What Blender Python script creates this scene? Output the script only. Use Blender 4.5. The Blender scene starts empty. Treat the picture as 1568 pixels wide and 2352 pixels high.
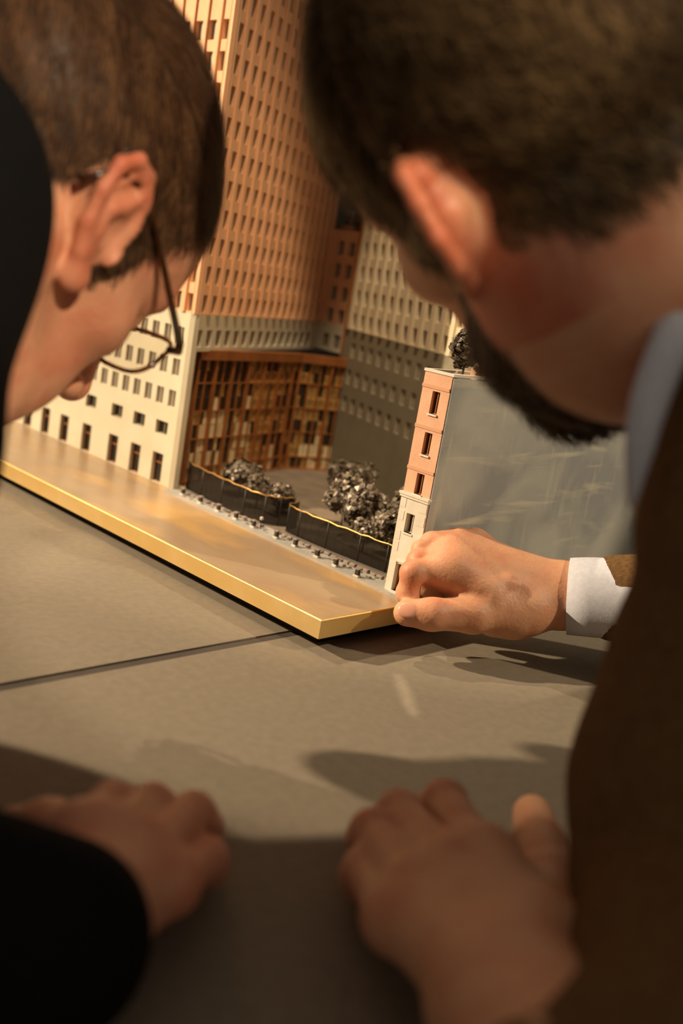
import bpy, math, random
import numpy as np
from mathutils import Vector, Matrix

# ------------------------------------------------------------------ camera
FOC, CX, CY = 2307.02, 784.0, 1176.0
CAM = np.array([-0.52285, -0.47802, 0.27372])
MC = np.array([[0.69192487, 0.04839727, -0.72034552],
               [-0.70279925, 0.27354803, -0.65669223],
               [0.16526699, 0.96063998, 0.22328825]])
sc = bpy.context.scene
COL = sc.collection
cam = bpy.data.cameras.new('camera')
cam.sensor_fit = 'VERTICAL'; cam.sensor_height = 36.0; cam.sensor_width = 24.0
cam.lens = FOC / 2352.0 * 36.0
cam.clip_start = 0.02
cam.dof.use_dof = True
cam.dof.focus_distance = 0.805
cam.dof.aperture_fstop = 3.8
camo = bpy.data.objects.new('camera', cam)
mw = Matrix.Identity(4)
for r in range(3):
    for k in range(3):
        mw[r][k] = MC[r, k]
    mw[r][3] = CAM[r]
camo.matrix_world = mw
COL.objects.link(camo)
sc.camera = camo

# ------------------------------------------------------------------ light
sc.view_settings.view_transform = 'Standard'
sc.view_settings.look = 'None'
sc.view_settings.gamma = 1.0
sc.view_settings.use_curve_mapping = False
sc.view_settings.exposure = 0.0
world = bpy.data.worlds.new('world'); sc.world = world
world.use_nodes = True
world.node_tree.nodes['Background'].inputs[0].default_value = (1.0, 0.84, 0.68, 1)
world.node_tree.nodes['Background'].inputs[1].default_value = 0.21

def spot(name, loc, target, watts, size_deg, color=(1.0, 0.79, 0.54), radius=0.03, blend=0.25):
    l = bpy.data.lights.new(name, 'SPOT')
    l.energy = watts; l.color = color; l.spot_size = math.radians(size_deg)
    l.spot_blend = blend; l.shadow_soft_size = radius
    o = bpy.data.objects.new(name, l)
    o.location = loc
    d = Vector(target) - Vector(loc)
    o.rotation_euler = d.to_track_quat('-Z', 'Y').to_euler()
    COL.objects.link(o)
    return o

spot('ceiling_spot', (-1.6, 1.75, 1.35), (0.12, 0.33, 0.20), 500, 26.5, blend=0.12)
spot('ceiling_spot', (-0.2, 1.8, 2.3), (0.08, 0.02, 0.05), 140, 12.0, radius=0.02, blend=0.2)
spot('ceiling_spot', (-0.78, -1.68, 1.10), (-0.225, 0.02, 0.28), 145, 9.4, radius=0.02, blend=0.3)  # added lamp that brightens the left man's cheek from the camera side
spot('ceiling_spot', (0.0, -1.6, 1.15), (-0.15, -0.20, 0.33), 30, 7.5, radius=0.02, blend=0.4)  # added weak lamp, only to lift the right man's ear
spot('ceiling_spot', (1.0, -1.4, 1.4), (0.24, 0.0, 0.11), 110, 12.5, radius=0.03, blend=0.25)
spot('ceiling_spot', (-0.4, -0.3, 2.4), (0.32, 0.28, 0.12), 240, 12.0, radius=0.03, blend=0.4)  # added overhead lamp to brighten the courtyard, office block and entrance
narrow = spot('ceiling_spot', (0.75, 0.80, 2.3), (0.012, -0.080, 0.0), 170, 1.5, radius=0.004, blend=0.1)  # added lamp, squashed narrow to throw the bright strip on the table
narrow.scale = (0.14, 1.0, 1.0)

# ------------------------------------------------------------------ helpers
def at(px, py, d):
    """world point on the view line of a photograph pixel, d metres deep"""
    return CAM + MC @ np.array([(px - CX) / FOC * d, -(py - CY) / FOC * d, -d])

def tb(px, py, h):
    """world point h metres above the table on a photograph pixel's view line"""
    r = MC @ np.array([(px - CX) / FOC, -(py - CY) / FOC, -1.0])
    return CAM + r * ((h - CAM[2]) / r[2])

def tag(o, label=None, cat=None, group=None, kind=None):
    if label: o['label'] = label
    if cat: o['category'] = cat
    if group: o['group'] = group
    if kind: o['kind'] = kind
    return o

def thing(name, loc, label, cat, group=None):
    o = bpy.data.objects.new(name, None)
    o.empty_display_size = 0.01
    o.location = loc
    COL.objects.link(o)
    return tag(o, label, cat, group)

def mesh_of(name, verts, faces, smooth=False):
    me = bpy.data.meshes.new(name)
    me.from_pydata([tuple(map(float, v)) for v in verts], [], [tuple(f) for f in faces])
    me.update()
    if smooth:
        me.polygons.foreach_set('use_smooth', [True] * len(me.polygons))
    return me

def place(name, me, mat=None, parent=None, loc=(0, 0, 0), rz=0.0):
    """link a mesh; loc is a world point even when a (translated only) parent is given"""
    o = bpy.data.objects.new(name, me)
    if mat is not None and len(me.materials) == 0:
        me.materials.append(mat)
    COL.objects.link(o)
    if parent is not None:
        o.parent = parent
        p = parent; off = Vector((0, 0, 0))
        while p is not None:
            off += p.location; p = p.parent
        o.location = Vector(loc) - off
    else:
        o.location = loc
    o.rotation_euler = (0, 0, rz)
    return o

class MB:
    """collects boxes, bars and tubes into one mesh"""
    def __init__(s): s.v = []; s.f = []; s.m = []; s.cm = 0
    def add(s, vs, fs):
        b = len(s.v); s.v += [tuple(map(float, q)) for q in vs]
        for f in fs: s.f.append(tuple(i + b for i in f)); s.m.append(s.cm)
    def box(s, x0, x1, y0, y1, z0, z1):
        s.add([(x0, y0, z0), (x1, y0, z0), (x1, y1, z0), (x0, y1, z0), (x0, y0, z1), (x1, y0, z1), (x1, y1, z1), (x0, y1, z1)],
              [(0, 3, 2, 1), (4, 5, 6, 7), (0, 1, 5, 4), (1, 2, 6, 5), (2, 3, 7, 6), (3, 0, 4, 7)])
    def bbox(s, x0, x1, y0, y1, z0, z1, b):
        """box with chamfered vertical and top edges"""
        rings = []
        for z, i in ((z0, 0), (z1 - b, 0), (z1, b)):
            xa, xb, ya, yb = x0 + i, x1 - i, y0 + i, y1 - i
            rings.append([(xa + b, ya, z), (xb - b, ya, z), (xb, ya + b, z), (xb, yb - b, z), (xb - b, yb, z), (xa + b, yb, z), (xa, yb - b, z), (xa, ya + b, z)])
        fs = []
        for r in range(2):
            for i in range(8):
                j = (i + 1) % 8
                fs.append((r * 8 + i, r * 8 + j, r * 8 + 8 + j, r * 8 + 8 + i))
        fs.append(tuple(range(16, 24))); fs.append(tuple(range(7, -1, -1)))
        s.add(sum(rings, []), fs)
    def prism(s, poly, z0, z1):
        n = len(poly)
        s.add([(x, y, z0) for x, y in poly] + [(x, y, z1) for x, y in poly],
              [tuple(range(n - 1, -1, -1)), tuple(range(n, 2 * n))] + [(i, (i + 1) % n, (i + 1) % n + n, i + n) for i in range(n)])
    def tube(s, pts, rad, seg=8, closed=False):
        pts = [Vector(p) for p in pts]; n = len(pts)
        rads = rad if isinstance(rad, (list, tuple)) else [rad] * n
        vs = []; up = None
        for i, p in enumerate(pts):
            a = pts[(i - 1) % n] if closed else pts[max(i - 1, 0)]
            b = pts[(i + 1) % n] if closed else pts[min(i + 1, n - 1)]
            t = (b - a).normalized()
            if up is None:
                up = t.orthogonal().normalized()
            else:
                up = (up - t * up.dot(t)).normalized()
            w = t.cross(up)
            for k in range(seg):
                an = 2 * math.pi * k / seg
                vs.append(p + (up * math.cos(an) + w * math.sin(an)) * rads[i])
        fs = []
        for i in range(n if closed else n - 1):
            j = (i + 1) % n
            for k in range(seg):
                l = (k + 1) % seg
                fs.append((i * seg + k, i * seg + l, j * seg + l, j * seg + k))
        if not closed:
            fs.append(tuple(range(seg - 1, -1, -1))); fs.append(tuple((n - 1) * seg + k for k in range(seg)))
        s.add(vs, fs)
    def mesh(s, name, mats=None, smooth=False):
        me = mesh_of(name, s.v, s.f, smooth)
        if mats:
            for m in mats: me.materials.append(m)
            me.polygons.foreach_set('material_index', s.m)
        return me
    def build(s, name, mat, parent=None, smooth=False):
        """vertices are world points"""
        off = Vector((0, 0, 0)); p = parent
        while p is not None: off += p.location; p = p.parent
        me = mesh_of(name, [Vector(v) - off for v in s.v], s.f, smooth)
        if isinstance(mat, (list, tuple)):
            for m in mat: me.materials.append(m)
            me.polygons.foreach_set('material_index', s.m)
        else:
            me.materials.append(mat)
        o = bpy.data.objects.new(name, me); COL.objects.link(o)
        if parent is not None: o.parent = parent
        return o

# ------------------------------------------------------------------ materials
def srgb(r, g, b):
    f = lambda c: ((c / 255 + 0.055) / 1.055) ** 2.4 if c > 10 else c / 255 / 12.92
    return (f(r), f(g), f(b), 1)

def mat(name, c1, c2=None, scale=20, rough=0.7, metal=0.0, bump=0.0, bscale=None, detail=4, stretch=(1, 1, 1), spec=0.5, c3=None, sss=0.0):
    m = bpy.data.materials.new(name); m.use_nodes = True
    nt = m.node_tree; b = nt.nodes['Principled BSDF']
    b.inputs['Roughness'].default_value = rough; b.inputs['Metallic'].default_value = metal
    b.inputs['Specular IOR Level'].default_value = spec
    b.inputs['Base Color'].default_value = c1
    tc = nt.nodes.new('ShaderNodeTexCoord'); mp = nt.nodes.new('ShaderNodeMapping')
    mp.inputs['Scale'].default_value = stretch
    nt.links.new(tc.outputs['Object'], mp.inputs[0])
    if c2 is not None:
        n = nt.nodes.new('ShaderNodeTexNoise'); n.inputs['Scale'].default_value = scale; n.inputs['Detail'].default_value = detail
        nt.links.new(mp.outputs[0], n.inputs[0])
        rp = nt.nodes.new('ShaderNodeValToRGB')
        rp.color_ramp.elements[0].position = 0.35; rp.color_ramp.elements[0].color = c1
        rp.color_ramp.elements[1].position = 0.65; rp.color_ramp.elements[1].color = c2
        if c3 is not None:
            e = rp.color_ramp.elements.new(0.5); e.color = c3
        nt.links.new(n.outputs[0], rp.inputs[0]); nt.links.new(rp.outputs[0], b.inputs['Base Color'])
    if bump:
        n2 = nt.nodes.new('ShaderNodeTexNoise'); n2.inputs['Scale'].default_value = bscale or scale * 4; n2.inputs['Detail'].default_value = 6
        nt.links.new(mp.outputs[0], n2.inputs[0])
        bp = nt.nodes.new('ShaderNodeBump'); bp.inputs['Strength'].default_value = bump; bp.inputs['Distance'].default_value = 0.002
        nt.links.new(n2.outputs[0], bp.inputs['Height']); nt.links.new(bp.outputs[0], b.inputs['Normal'])
    if sss:
        b.inputs['Subsurface Weight'].default_value = sss
        b.inputs['Subsurface Radius'].default_value = (1.0, 0.35, 0.15)
        b.inputs['Subsurface Scale'].default_value = 0.006
    return m

M = {}
M['board'] = mat('grey_board', srgb(122, 112, 96), srgb(130, 119, 102), 140, 0.8, bump=0.12, bscale=1400, detail=10)
M['gap'] = mat('gap_dark', srgb(74, 66, 58), srgb(64, 56, 50), 50, 0.9)
M['leg'] = mat('table_leg_paint', srgb(70, 64, 58), None, rough=0.6)
M['floor'] = mat('floor_wood', srgb(70, 52, 38), srgb(88, 66, 48), 6, 0.5, stretch=(1, 8, 1))
M['wall'] = mat('wall_paint', srgb(92, 82, 72), srgb(100, 90, 78), 3, 0.9)
M['brass'] = mat('brass', srgb(240, 202, 128), srgb(250, 218, 152), 22, 0.42, metal=0.8, bump=0.05, bscale=60, c3=srgb(244, 208, 138))
M['plinth'] = mat('plinth_black', srgb(14, 13, 12), None, rough=0.8)
M['street'] = mat('street_paint', srgb(172, 150, 122), srgb(196, 158, 104), 9, 0.32, bump=0.08, bscale=120, stretch=(2.2, 0.8, 1), c3=srgb(166, 140, 112))
M['pave'] = mat('pavement_paint', srgb(158, 156, 150), srgb(176, 170, 158), 40, 0.6, bump=0.3, bscale=300)
M['court'] = mat('courtyard_paint', srgb(110, 98, 84), srgb(130, 114, 94), 40, 0.7, bump=0.3, bscale=200)
M['kerb'] = mat('kerb_stone', srgb(150, 132, 116), srgb(120, 110, 102), 80, 0.7, bump=0.3, bscale=500)
M['orange'] = mat('terracotta', srgb(222, 168, 124), srgb(228, 176, 132), 40, 0.75, bump=0.1, bscale=500)
M['cream'] = mat('cream_stone', srgb(198, 186, 158), srgb(206, 194, 168), 30, 0.7, bump=0.08, bscale=500)
M['beige'] = mat('beige_stone', srgb(200, 182, 148), srgb(208, 190, 158), 30, 0.7)
M['olive'] = mat('olive_grey_stone', srgb(128, 120, 98), srgb(138, 128, 104), 30, 0.7)
M['pane'] = mat('window_pane', srgb(120, 110, 94), srgb(104, 96, 82), 30, 0.3)
M['dark_pane'] = mat('dark_pane', srgb(26, 22, 18), None, rough=0.25)
M['frame'] = mat('window_frame', srgb(190, 176, 150), None, rough=0.5)
M['roof'] = mat('roof_felt', srgb(96, 88, 76), srgb(110, 100, 86), 30, 0.9)
M['mullion'] = mat('bronze_mullion', srgb(168, 104, 56), srgb(146, 88, 46), 50, 0.45, metal=0.3)
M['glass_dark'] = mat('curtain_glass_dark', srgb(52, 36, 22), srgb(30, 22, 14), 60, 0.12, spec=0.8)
M['glass_gold'] = mat('curtain_glass_gold', srgb(210, 162, 92), srgb(76, 50, 26), 110, 0.25, metal=0.2)  # gold reflections in the glass, painted into the pane colour
M['curtain'] = mat('cream_curtain', srgb(226, 206, 164), srgb(190, 166, 122), 70, 0.5)  # pale reflected strips painted as opaque cream panes
M['peach'] = mat('peach_plaster', srgb(224, 176, 142), srgb(216, 166, 132), 60, 0.8, bump=0.1, bscale=400)
M['peach_band'] = mat('peach_band', srgb(208, 156, 120), None, rough=0.8)
M['white_trim'] = mat('white_trim', srgb(224, 216, 200), srgb(210, 202, 184), 60, 0.7)
M['rail'] = mat('brass_wire', srgb(190, 146, 82), None, rough=0.35, metal=0.8)
M['bollard'] = mat('bollard_dark', srgb(44, 38, 34), None, rough=0.5)
M['pale'] = mat('pale_foot', srgb(206, 194, 172), None, rough=0.6)
M['leaf'] = mat('foil_leaf', srgb(138, 124, 104), srgb(84, 72, 58), 220, 0.4, metal=0.2)
M['leafdark'] = mat('foil_leaf_dark', srgb(84, 74, 62), srgb(130, 116, 98), 160, 0.4, metal=0.2)
M['trunk'] = mat('wire_trunk', srgb(54, 44, 36), None, rough=0.6)
M['black_wool'] = mat('black_wool', srgb(17, 17, 18), srgb(23, 22, 22), 400, 0.95, bump=0.3, bscale=900, spec=0.1)
M['brown_wool'] = mat('brown_tweed', srgb(112, 84, 54), srgb(92, 68, 42), 300, 0.95, bump=0.4, bscale=800, spec=0.1)
M['shirt'] = mat('white_shirt', srgb(204, 204, 212), srgb(194, 196, 206), 300, 0.85, bump=0.15, bscale=1200, spec=0.2)
M['trouser'] = mat('dark_trouser', srgb(34, 33, 36), None, rough=0.95)
M['shoe'] = mat('black_leather', srgb(20, 18, 17), None, rough=0.35)
M['tortoise'] = mat('tortoise_acetate', srgb(120, 66, 18), srgb(44, 22, 8), 120, 0.15)
M['darktort'] = mat('dark_acetate', srgb(44, 26, 14), srgb(70, 38, 16), 100, 0.2)
M['eye'] = mat('eye_white', srgb(226, 214, 202), None, rough=0.1)
M['iris'] = mat('iris_dark', srgb(50, 40, 34), None, rough=0.1)
M['nail'] = mat('nail', srgb(226, 164, 138), None, rough=0.25)

def glass_mat(name, tint, alpha):
    m = bpy.data.materials.new(name); m.use_nodes = True; nt = m.node_tree
    for n in list(nt.nodes): nt.nodes.remove(n)
    out = nt.nodes.new('ShaderNodeOutputMaterial'); mx = nt.nodes.new('ShaderNodeMixShader')
    t = nt.nodes.new('ShaderNodeBsdfTransparent'); t.inputs[0].default_value = tint
    g = nt.nodes.new('ShaderNodeBsdfGlossy'); g.inputs['Roughness'].default_value = 0.05
    mx.inputs[0].default_value = alpha
    nt.links.new(t.outputs[0], mx.inputs[1]); nt.links.new(g.outputs[0], mx.inputs[2]); nt.links.new(mx.outputs[0], out.inputs[0])
    return m
M['lens'] = glass_mat('lens', (0.97, 0.97, 0.95, 1), 0.06)

def mesh_mat():
    """woven dark gauze: opaque thread mixed with clear gaps"""
    m = bpy.data.materials.new('gauze'); m.use_nodes = True; nt = m.node_tree
    b = nt.nodes['Principled BSDF']; b.inputs['Base Color'].default_value = srgb(34, 28, 22); b.inputs['Specular IOR Level'].default_value = 0.1; b.inputs['Roughness'].default_value = 0.9
    out = nt.nodes['Material Output']; mx = nt.nodes.new('ShaderNodeMixShader'); t = nt.nodes.new('ShaderNodeBsdfTransparent')
    mx.inputs[0].default_value = 0.66
    nt.links.new(t.outputs[0], mx.inputs[1]); nt.links.new(b.outputs[0], mx.inputs[2]); nt.links.new(mx.outputs[0], out.inputs[0])
    return m
M['gauze'] = mesh_mat()

def painted_wall():
    """blue-grey blank gable with pale scratches and brushed streaks"""
    m = bpy.data.materials.new('brushed_gable'); m.use_nodes = True; nt = m.node_tree
    b = nt.nodes['Principled BSDF']; b.inputs['Roughness'].default_value = 0.6
    tc = nt.nodes.new('ShaderNodeTexCoord')
    def layer(scale, st, rot, lo, hi):
        mp = nt.nodes.new('ShaderNodeMapping'); mp.inputs['Scale'].default_value = st; mp.inputs['Rotation'].default_value = (0, rot, 0)
        nt.links.new(tc.outputs['Object'], mp.inputs[0])
        n = nt.nodes.new('ShaderNodeTexNoise'); n.inputs['Scale'].default_value = scale; n.inputs['Detail'].default_value = 7; n.inputs['Distortion'].default_value = 0.6
        nt.links.new(mp.outputs[0], n.inputs[0])
        r = nt.nodes.new('ShaderNodeMapRange'); r.inputs[1].default_value = lo; r.inputs[2].default_value = hi
        nt.links.new(n.outputs[0], r.inputs[0]); return r.outputs[0]
    a = layer(14, (1, 1, 1), 0, 0.38, 0.62)
    s1 = layer(26, (0.35, 1, 3.4), 0.25, 0.55, 0.72)
    s2 = layer(40, (3.6, 1, 0.4), -0.12, 0.58, 0.74)
    def mixc(f, c1, c2, fac=1.0):
        x = nt.nodes.new('ShaderNodeMix'); x.data_type = 'RGBA'
        if fac != 1.0:
            k = nt.nodes.new('ShaderNodeMath'); k.operation = 'MULTIPLY'; k.inputs[1].default_value = fac
            nt.links.new(f, k.inputs[0]); f = k.outputs[0]
        nt.links.new(f, x.inputs[0])
        for s, c in ((6, c1), (7, c2)):
            if isinstance(c, tuple): x.inputs[s].default_value = c
            else: nt.links.new(c, x.inputs[s])
        return x.outputs[2]
    c = mixc(a, srgb(146, 148, 146), srgb(178, 178, 168))
    c = mixc(s1, c, srgb(212, 204, 178), 0.75)
    c = mixc(s2, c, srgb(202, 196, 174), 0.5)
    nt.links.new(c, b.inputs['Base Color'])
    return m
M['gable'] = painted_wall()

def skin_mat(name, base, red, hair):
    m = bpy.data.materials.new(name); m.use_nodes = True; nt = m.node_tree
    b = nt.nodes['Principled BSDF']; b.inputs['Roughness'].default_value = 0.48
    b.inputs['Specular IOR Level'].default_value = 0.4
    b.inputs['Subsurface Weight'].default_value = 0.35
    b.inputs['Subsurface Radius'].default_value = (1.0, 0.3, 0.15)
    b.inputs['Subsurface Scale'].default_value = 0.006
    tc = nt.nodes.new('ShaderNodeTexCoord')
    n = nt.nodes.new('ShaderNodeTexNoise'); n.inputs['Scale'].default_value = 55; n.inputs['Detail'].default_value = 5
    nt.links.new(tc.outputs['Object'], n.inputs[0])
    r = nt.nodes.new('ShaderNodeMapRange'); r.inputs[1].default_value = 0.42; r.inputs[2].default_value = 0.68; r.inputs[4].default_value = 0.4
    nt.links.new(n.outputs[0], r.inputs[0])
    at1 = nt.nodes.new('ShaderNodeAttribute'); at1.attribute_name = 'red'
    ad = nt.nodes.new('ShaderNodeMath'); ad.operation = 'ADD'; ad.use_clamp = True
    nt.links.new(r.outputs[0], ad.inputs[0]); nt.links.new(at1.outputs['Fac'], ad.inputs[1])
    mx = nt.nodes.new('ShaderNodeMix'); mx.data_type = 'RGBA'
    mx.inputs[6].default_value = base; mx.inputs[7].default_value = red
    nt.links.new(ad.outputs[0], mx.inputs[0])
    at2 = nt.nodes.new('ShaderNodeAttribute'); at2.attribute_name = 'scalp'
    mx2 = nt.nodes.new('ShaderNodeMix'); mx2.data_type = 'RGBA'
    nt.links.new(at2.outputs['Fac'], mx2.inputs[0]); nt.links.new(mx.outputs[2], mx2.inputs[6]); mx2.inputs[7].default_value = hair
    nt.links.new(mx2.outputs[2], b.inputs['Base Color'])
    # fine skin relief: pores and creases
    n2 = nt.nodes.new('ShaderNodeTexNoise'); n2.inputs['Scale'].default_value = 420; n2.inputs['Detail'].default_value = 4
    nt.links.new(tc.outputs['Object'], n2.inputs[0])
    n3 = nt.nodes.new('ShaderNodeTexNoise'); n3.inputs['Scale'].default_value = 110; n3.inputs['Detail'].default_value = 3
    nt.links.new(tc.outputs['Object'], n3.inputs[0])
    ad3 = nt.nodes.new('ShaderNodeMath'); ad3.operation = 'ADD'
    nt.links.new(n2.outputs[0], ad3.inputs[0]); nt.links.new(n3.outputs[0], ad3.inputs[1])
    bp = nt.nodes.new('ShaderNodeBump'); bp.inputs['Strength'].default_value = 0.26; bp.inputs['Distance'].default_value = 0.0016
    nt.links.new(ad3.outputs[0], bp.inputs['Height']); nt.links.new(bp.outputs[0], b.inputs['Normal'])
    return m

def hair_mat(name, c1, c2):
    m = bpy.data.materials.new(name); m.use_nodes = True; nt = m.node_tree
    b = nt.nodes['Principled BSDF']; b.inputs['Roughness'].default_value = 0.6; b.inputs['Specular IOR Level'].default_value = 0.1
    a = nt.nodes.new('ShaderNodeAttribute'); a.attribute_name = 'rnd'
    mx = nt.nodes.new('ShaderNodeMix'); mx.data_type = 'RGBA'
    mx.inputs[6].default_value = c1; mx.inputs[7].default_value = c2
    nt.links.new(a.outputs['Fac'], mx.inputs[0]); nt.links.new(mx.outputs[2], b.inputs['Base Color'])
    return m
M['skin_pink'] = skin_mat('skin_pink', srgb(222, 164, 130), srgb(206, 118, 90), srgb(62, 46, 34))
M['skin_tan'] = skin_mat('skin_tan', srgb(214, 160, 124), srgb(194, 112, 82), srgb(48, 38, 28))
M['hair_brown'] = hair_mat('hair_brown', srgb(64, 42, 29), srgb(134, 98, 68))
M['hair_grizzled'] = hair_mat('hair_grizzled', srgb(60, 44, 29), srgb(150, 122, 84))
M['beard'] = hair_mat('beard_dark', srgb(44, 32, 22), srgb(84, 62, 42))

# ------------------------------------------------------------------ room and table
FLOOR = -0.75
mb = MB(); mb.box(-3, 4, -3, 4, FLOOR - 0.05, FLOOR)
tag(mb.build('floor', M['floor']), 'dark brown wooden floor of the exhibition room', 'floor', kind='structure')
mb = MB(); mb.box(3.9, 4.0, -3, 4, FLOOR, 2.6)
tag(mb.build('wall_right', M['wall']), 'dim plain wall of the exhibition room behind the buildings', 'wall', kind='structure')
mb = MB(); mb.box(-3, 3.9, 3.9, 4.0, FLOOR, 2.6)
tag(mb.build('wall_back', M['wall']), 'dim plain wall of the exhibition room beyond the tower', 'wall', kind='structure')

table = thing('table', (0.3, 0.4, FLOOR), 'large table of matte grey-brown boards under the model', 'table')
SEAM = 0.041
b1 = MB(); b1.bbox(-0.56, 1.25, -0.60, SEAM - 0.0046, -0.018, 0.0, 0.0006); b1.build('board', M['board'], table)
b2 = MB(); b2.bbox(-0.56, 1.25, SEAM + 0.0046, 1.45, -0.018, 0.0, 0.0006); b2.build('board', M['board'], table)
b3 = MB(); b3.box(-0.55, 1.24, -0.59, 1.44, -0.034, -0.0182); b3.build('under_frame', M['leg'], table)
b3 = MB(); b3.box(-0.555, 1.245, SEAM - 0.0045, SEAM + 0.0045, -0.018, -0.0010); b3.build('seam_strip', M['gap'], table)
for x in (-0.5, 1.19):
    for y in (-0.54, 1.39):
        l = MB(); l.bbox(x - 0.03, x + 0.03, y - 0.03, y + 0.03, FLOOR, -0.0345, 0.004); l.build('leg', M['leg'], table)

# ------------------------------------------------------------------ the model's base
HB = 0.0275; GB = 0.0125
LX, LY = 0.62, 0.95
base = thing('display_board', (0.3, 0.4, 0.0), 'brass-edged display board carrying the city model on a black plinth', 'display board')
p = MB(); p.box(0.018, LX - 0.018, 0.018, LY - 0.018, 0.0, GB); p.build('plinth', M['plinth'], base)
p = MB(); p.box(0.0022, LX, 0.0022, LY, GB, HB - 0.0003); p.build('street_surface', M['street'], base)
def edge_strip(poly_lo, poly_hi):
    p = MB(); n = 4
    p.add([(x, y, GB) for x, y in poly_lo] + [(x, y, HB - 0.0006) for x, y in poly_lo] + [(x, y, HB) for x, y in poly_hi],
          [(3, 2, 1, 0), (8, 9, 10, 11)] + [(r * 4 + i, r * 4 + (i + 1) % 4, r * 4 + 4 + (i + 1) % 4, r * 4 + 4 + i) for r in (0, 1) for i in range(4)])
    return p
t = 0.0022; c = 0.0006
edge_strip([(0, 0), (t, t), (t, LY), (0, LY)], [(c, c), (t, t), (t, LY), (c, LY)]).build('brass_edge', M['brass'], base)
edge_strip([(0.00015, 0), (LX, 0), (LX, t), (t + 0.0001, t)], [(c + 0.0001, c), (LX, c), (LX, t), (t + 0.0001, t)]).build('brass_edge', M['brass'], base)
# pavement in front of the plots, and courtyard ground
pv = MB()
pv.prism([(0.1015, 0.0024), (0.60, 0.0024), (0.60, 0.356), (0.112, 0.356)], HB - 0.0005, HB + 0.0012)
pv.build('pavement', M['pave'], base)
ct = MB()
ct.prism([(0.134, 0.045), (0.29, 0.045), (0.42, 0.40), (0.44, 0.50), (0.155, 0.372), (0.132, 0.35)], HB + 0.0012, HB + 0.0022)
ct.build('courtyard_ground', M['court'], base)
random.seed(4)
km = MB(); km.bbox(-0.0021, 0.0021, -0.0038, 0.0038, 0, 0.0026, 0.0006); kme = km.mesh('kerb_stone', [M['kerb']])
for i in range(36):
    y = 0.048 + i * 0.0084
    if 0.196 < y < 0.212: continue
    x = 0.1275 - 0.0055 * math.sin((y - 0.04) / 0.31 * math.pi) * 0 + random.uniform(-0.0007, 0.0007)
    o = place('kerb_stone', kme, None, base, (x, y, HB + 0.0012), random.uniform(-0.12, 0.12))
    o.scale = (1, random.uniform(0.8, 1.0), random.uniform(0.6, 1.2))
for i in range(46):   # loose edging chips beside the fence foot
    y = random.uniform(0.04, 0.34)
    o = place('paving_chip', kme, None, base, (0.120 + random.uniform(-0.003, 0.004), y, HB + 0.0009), random.uniform(0, 3))
    o.scale = (random.uniform(0.3, 0.7), random.uniform(0.2, 0.5), random.uniform(0.3, 0.6))

# ------------------------------------------------------------------ facades
def frame_of(A, B):
    A = np.array([A[0], A[1], 0.0]); B = np.array([B[0], B[1], 0.0])
    u = B - A; L = float(np.linalg.norm(u)); u /= L
    return A, u, L, math.atan2(u[1], u[0])

def wall_mesh(name, L, z0, z1, th, holes, mats, ends=True):
    """slab with rectangular openings in local coords: x along the wall, outward = -y"""
    xs = sorted(set([0.0, L] + [round(h[0], 6) for h in holes] + [round(h[1], 6) for h in holes]))
    zs = sorted(set([z0, z1] + [round(h[2], 6) for h in holes] + [round(h[3], 6) for h in holes]))
    hol = np.zeros((len(xs) - 1, len(zs) - 1), bool)
    for (a, b, c_, d) in holes:
        for i in range(len(xs) - 1):
            if xs[i] >= a - 1e-7 and xs[i + 1] <= b + 1e-7:
                for k in range(len(zs) - 1):
                    if zs[k] >= c_ - 1e-7 and zs[k + 1] <= d + 1e-7: hol[i, k] = True
    V = {}; vs = []; fs = []
    def vid(i, k, y):
        key = (i, k, y)
        if key not in V: V[key] = len(vs); vs.append((xs[i], 0.0 if y == 0 else th, zs[k]))
        return V[key]
    ni, nk = hol.shape
    for i in range(ni):
        for k in range(nk):
            if hol[i, k]: continue
            fs.append((vid(i, k, 0), vid(i + 1, k, 0), vid(i + 1, k + 1, 0), vid(i, k + 1, 0)))
            fs.append((vid(i, k, 1), vid(i, k + 1, 1), vid(i + 1, k + 1, 1), vid(i + 1, k, 1)))
            def op(a, b): return a < 0 or b < 0 or a >= ni or b >= nk or hol[a, b]
            if op(i - 1, k): fs.append((vid(i, k, 0), vid(i, k + 1, 0), vid(i, k + 1, 1), vid(i, k, 1)))
            if op(i + 1, k): fs.append((vid(i + 1, k, 0), vid(i + 1, k, 1), vid(i + 1, k + 1, 1), vid(i + 1, k + 1, 0)))
            if op(i, k - 1): fs.append((vid(i, k, 0), vid(i, k, 1), vid(i + 1, k, 1), vid(i + 1, k, 0)))
            if op(i, k + 1): fs.append((vid(i, k + 1, 0), vid(i + 1, k + 1, 0), vid(i + 1, k + 1, 1), vid(i, k + 1, 1)))
    me = mesh_of(name, vs, fs)
    for m in mats: me.materials.append(m)
    return me

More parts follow.
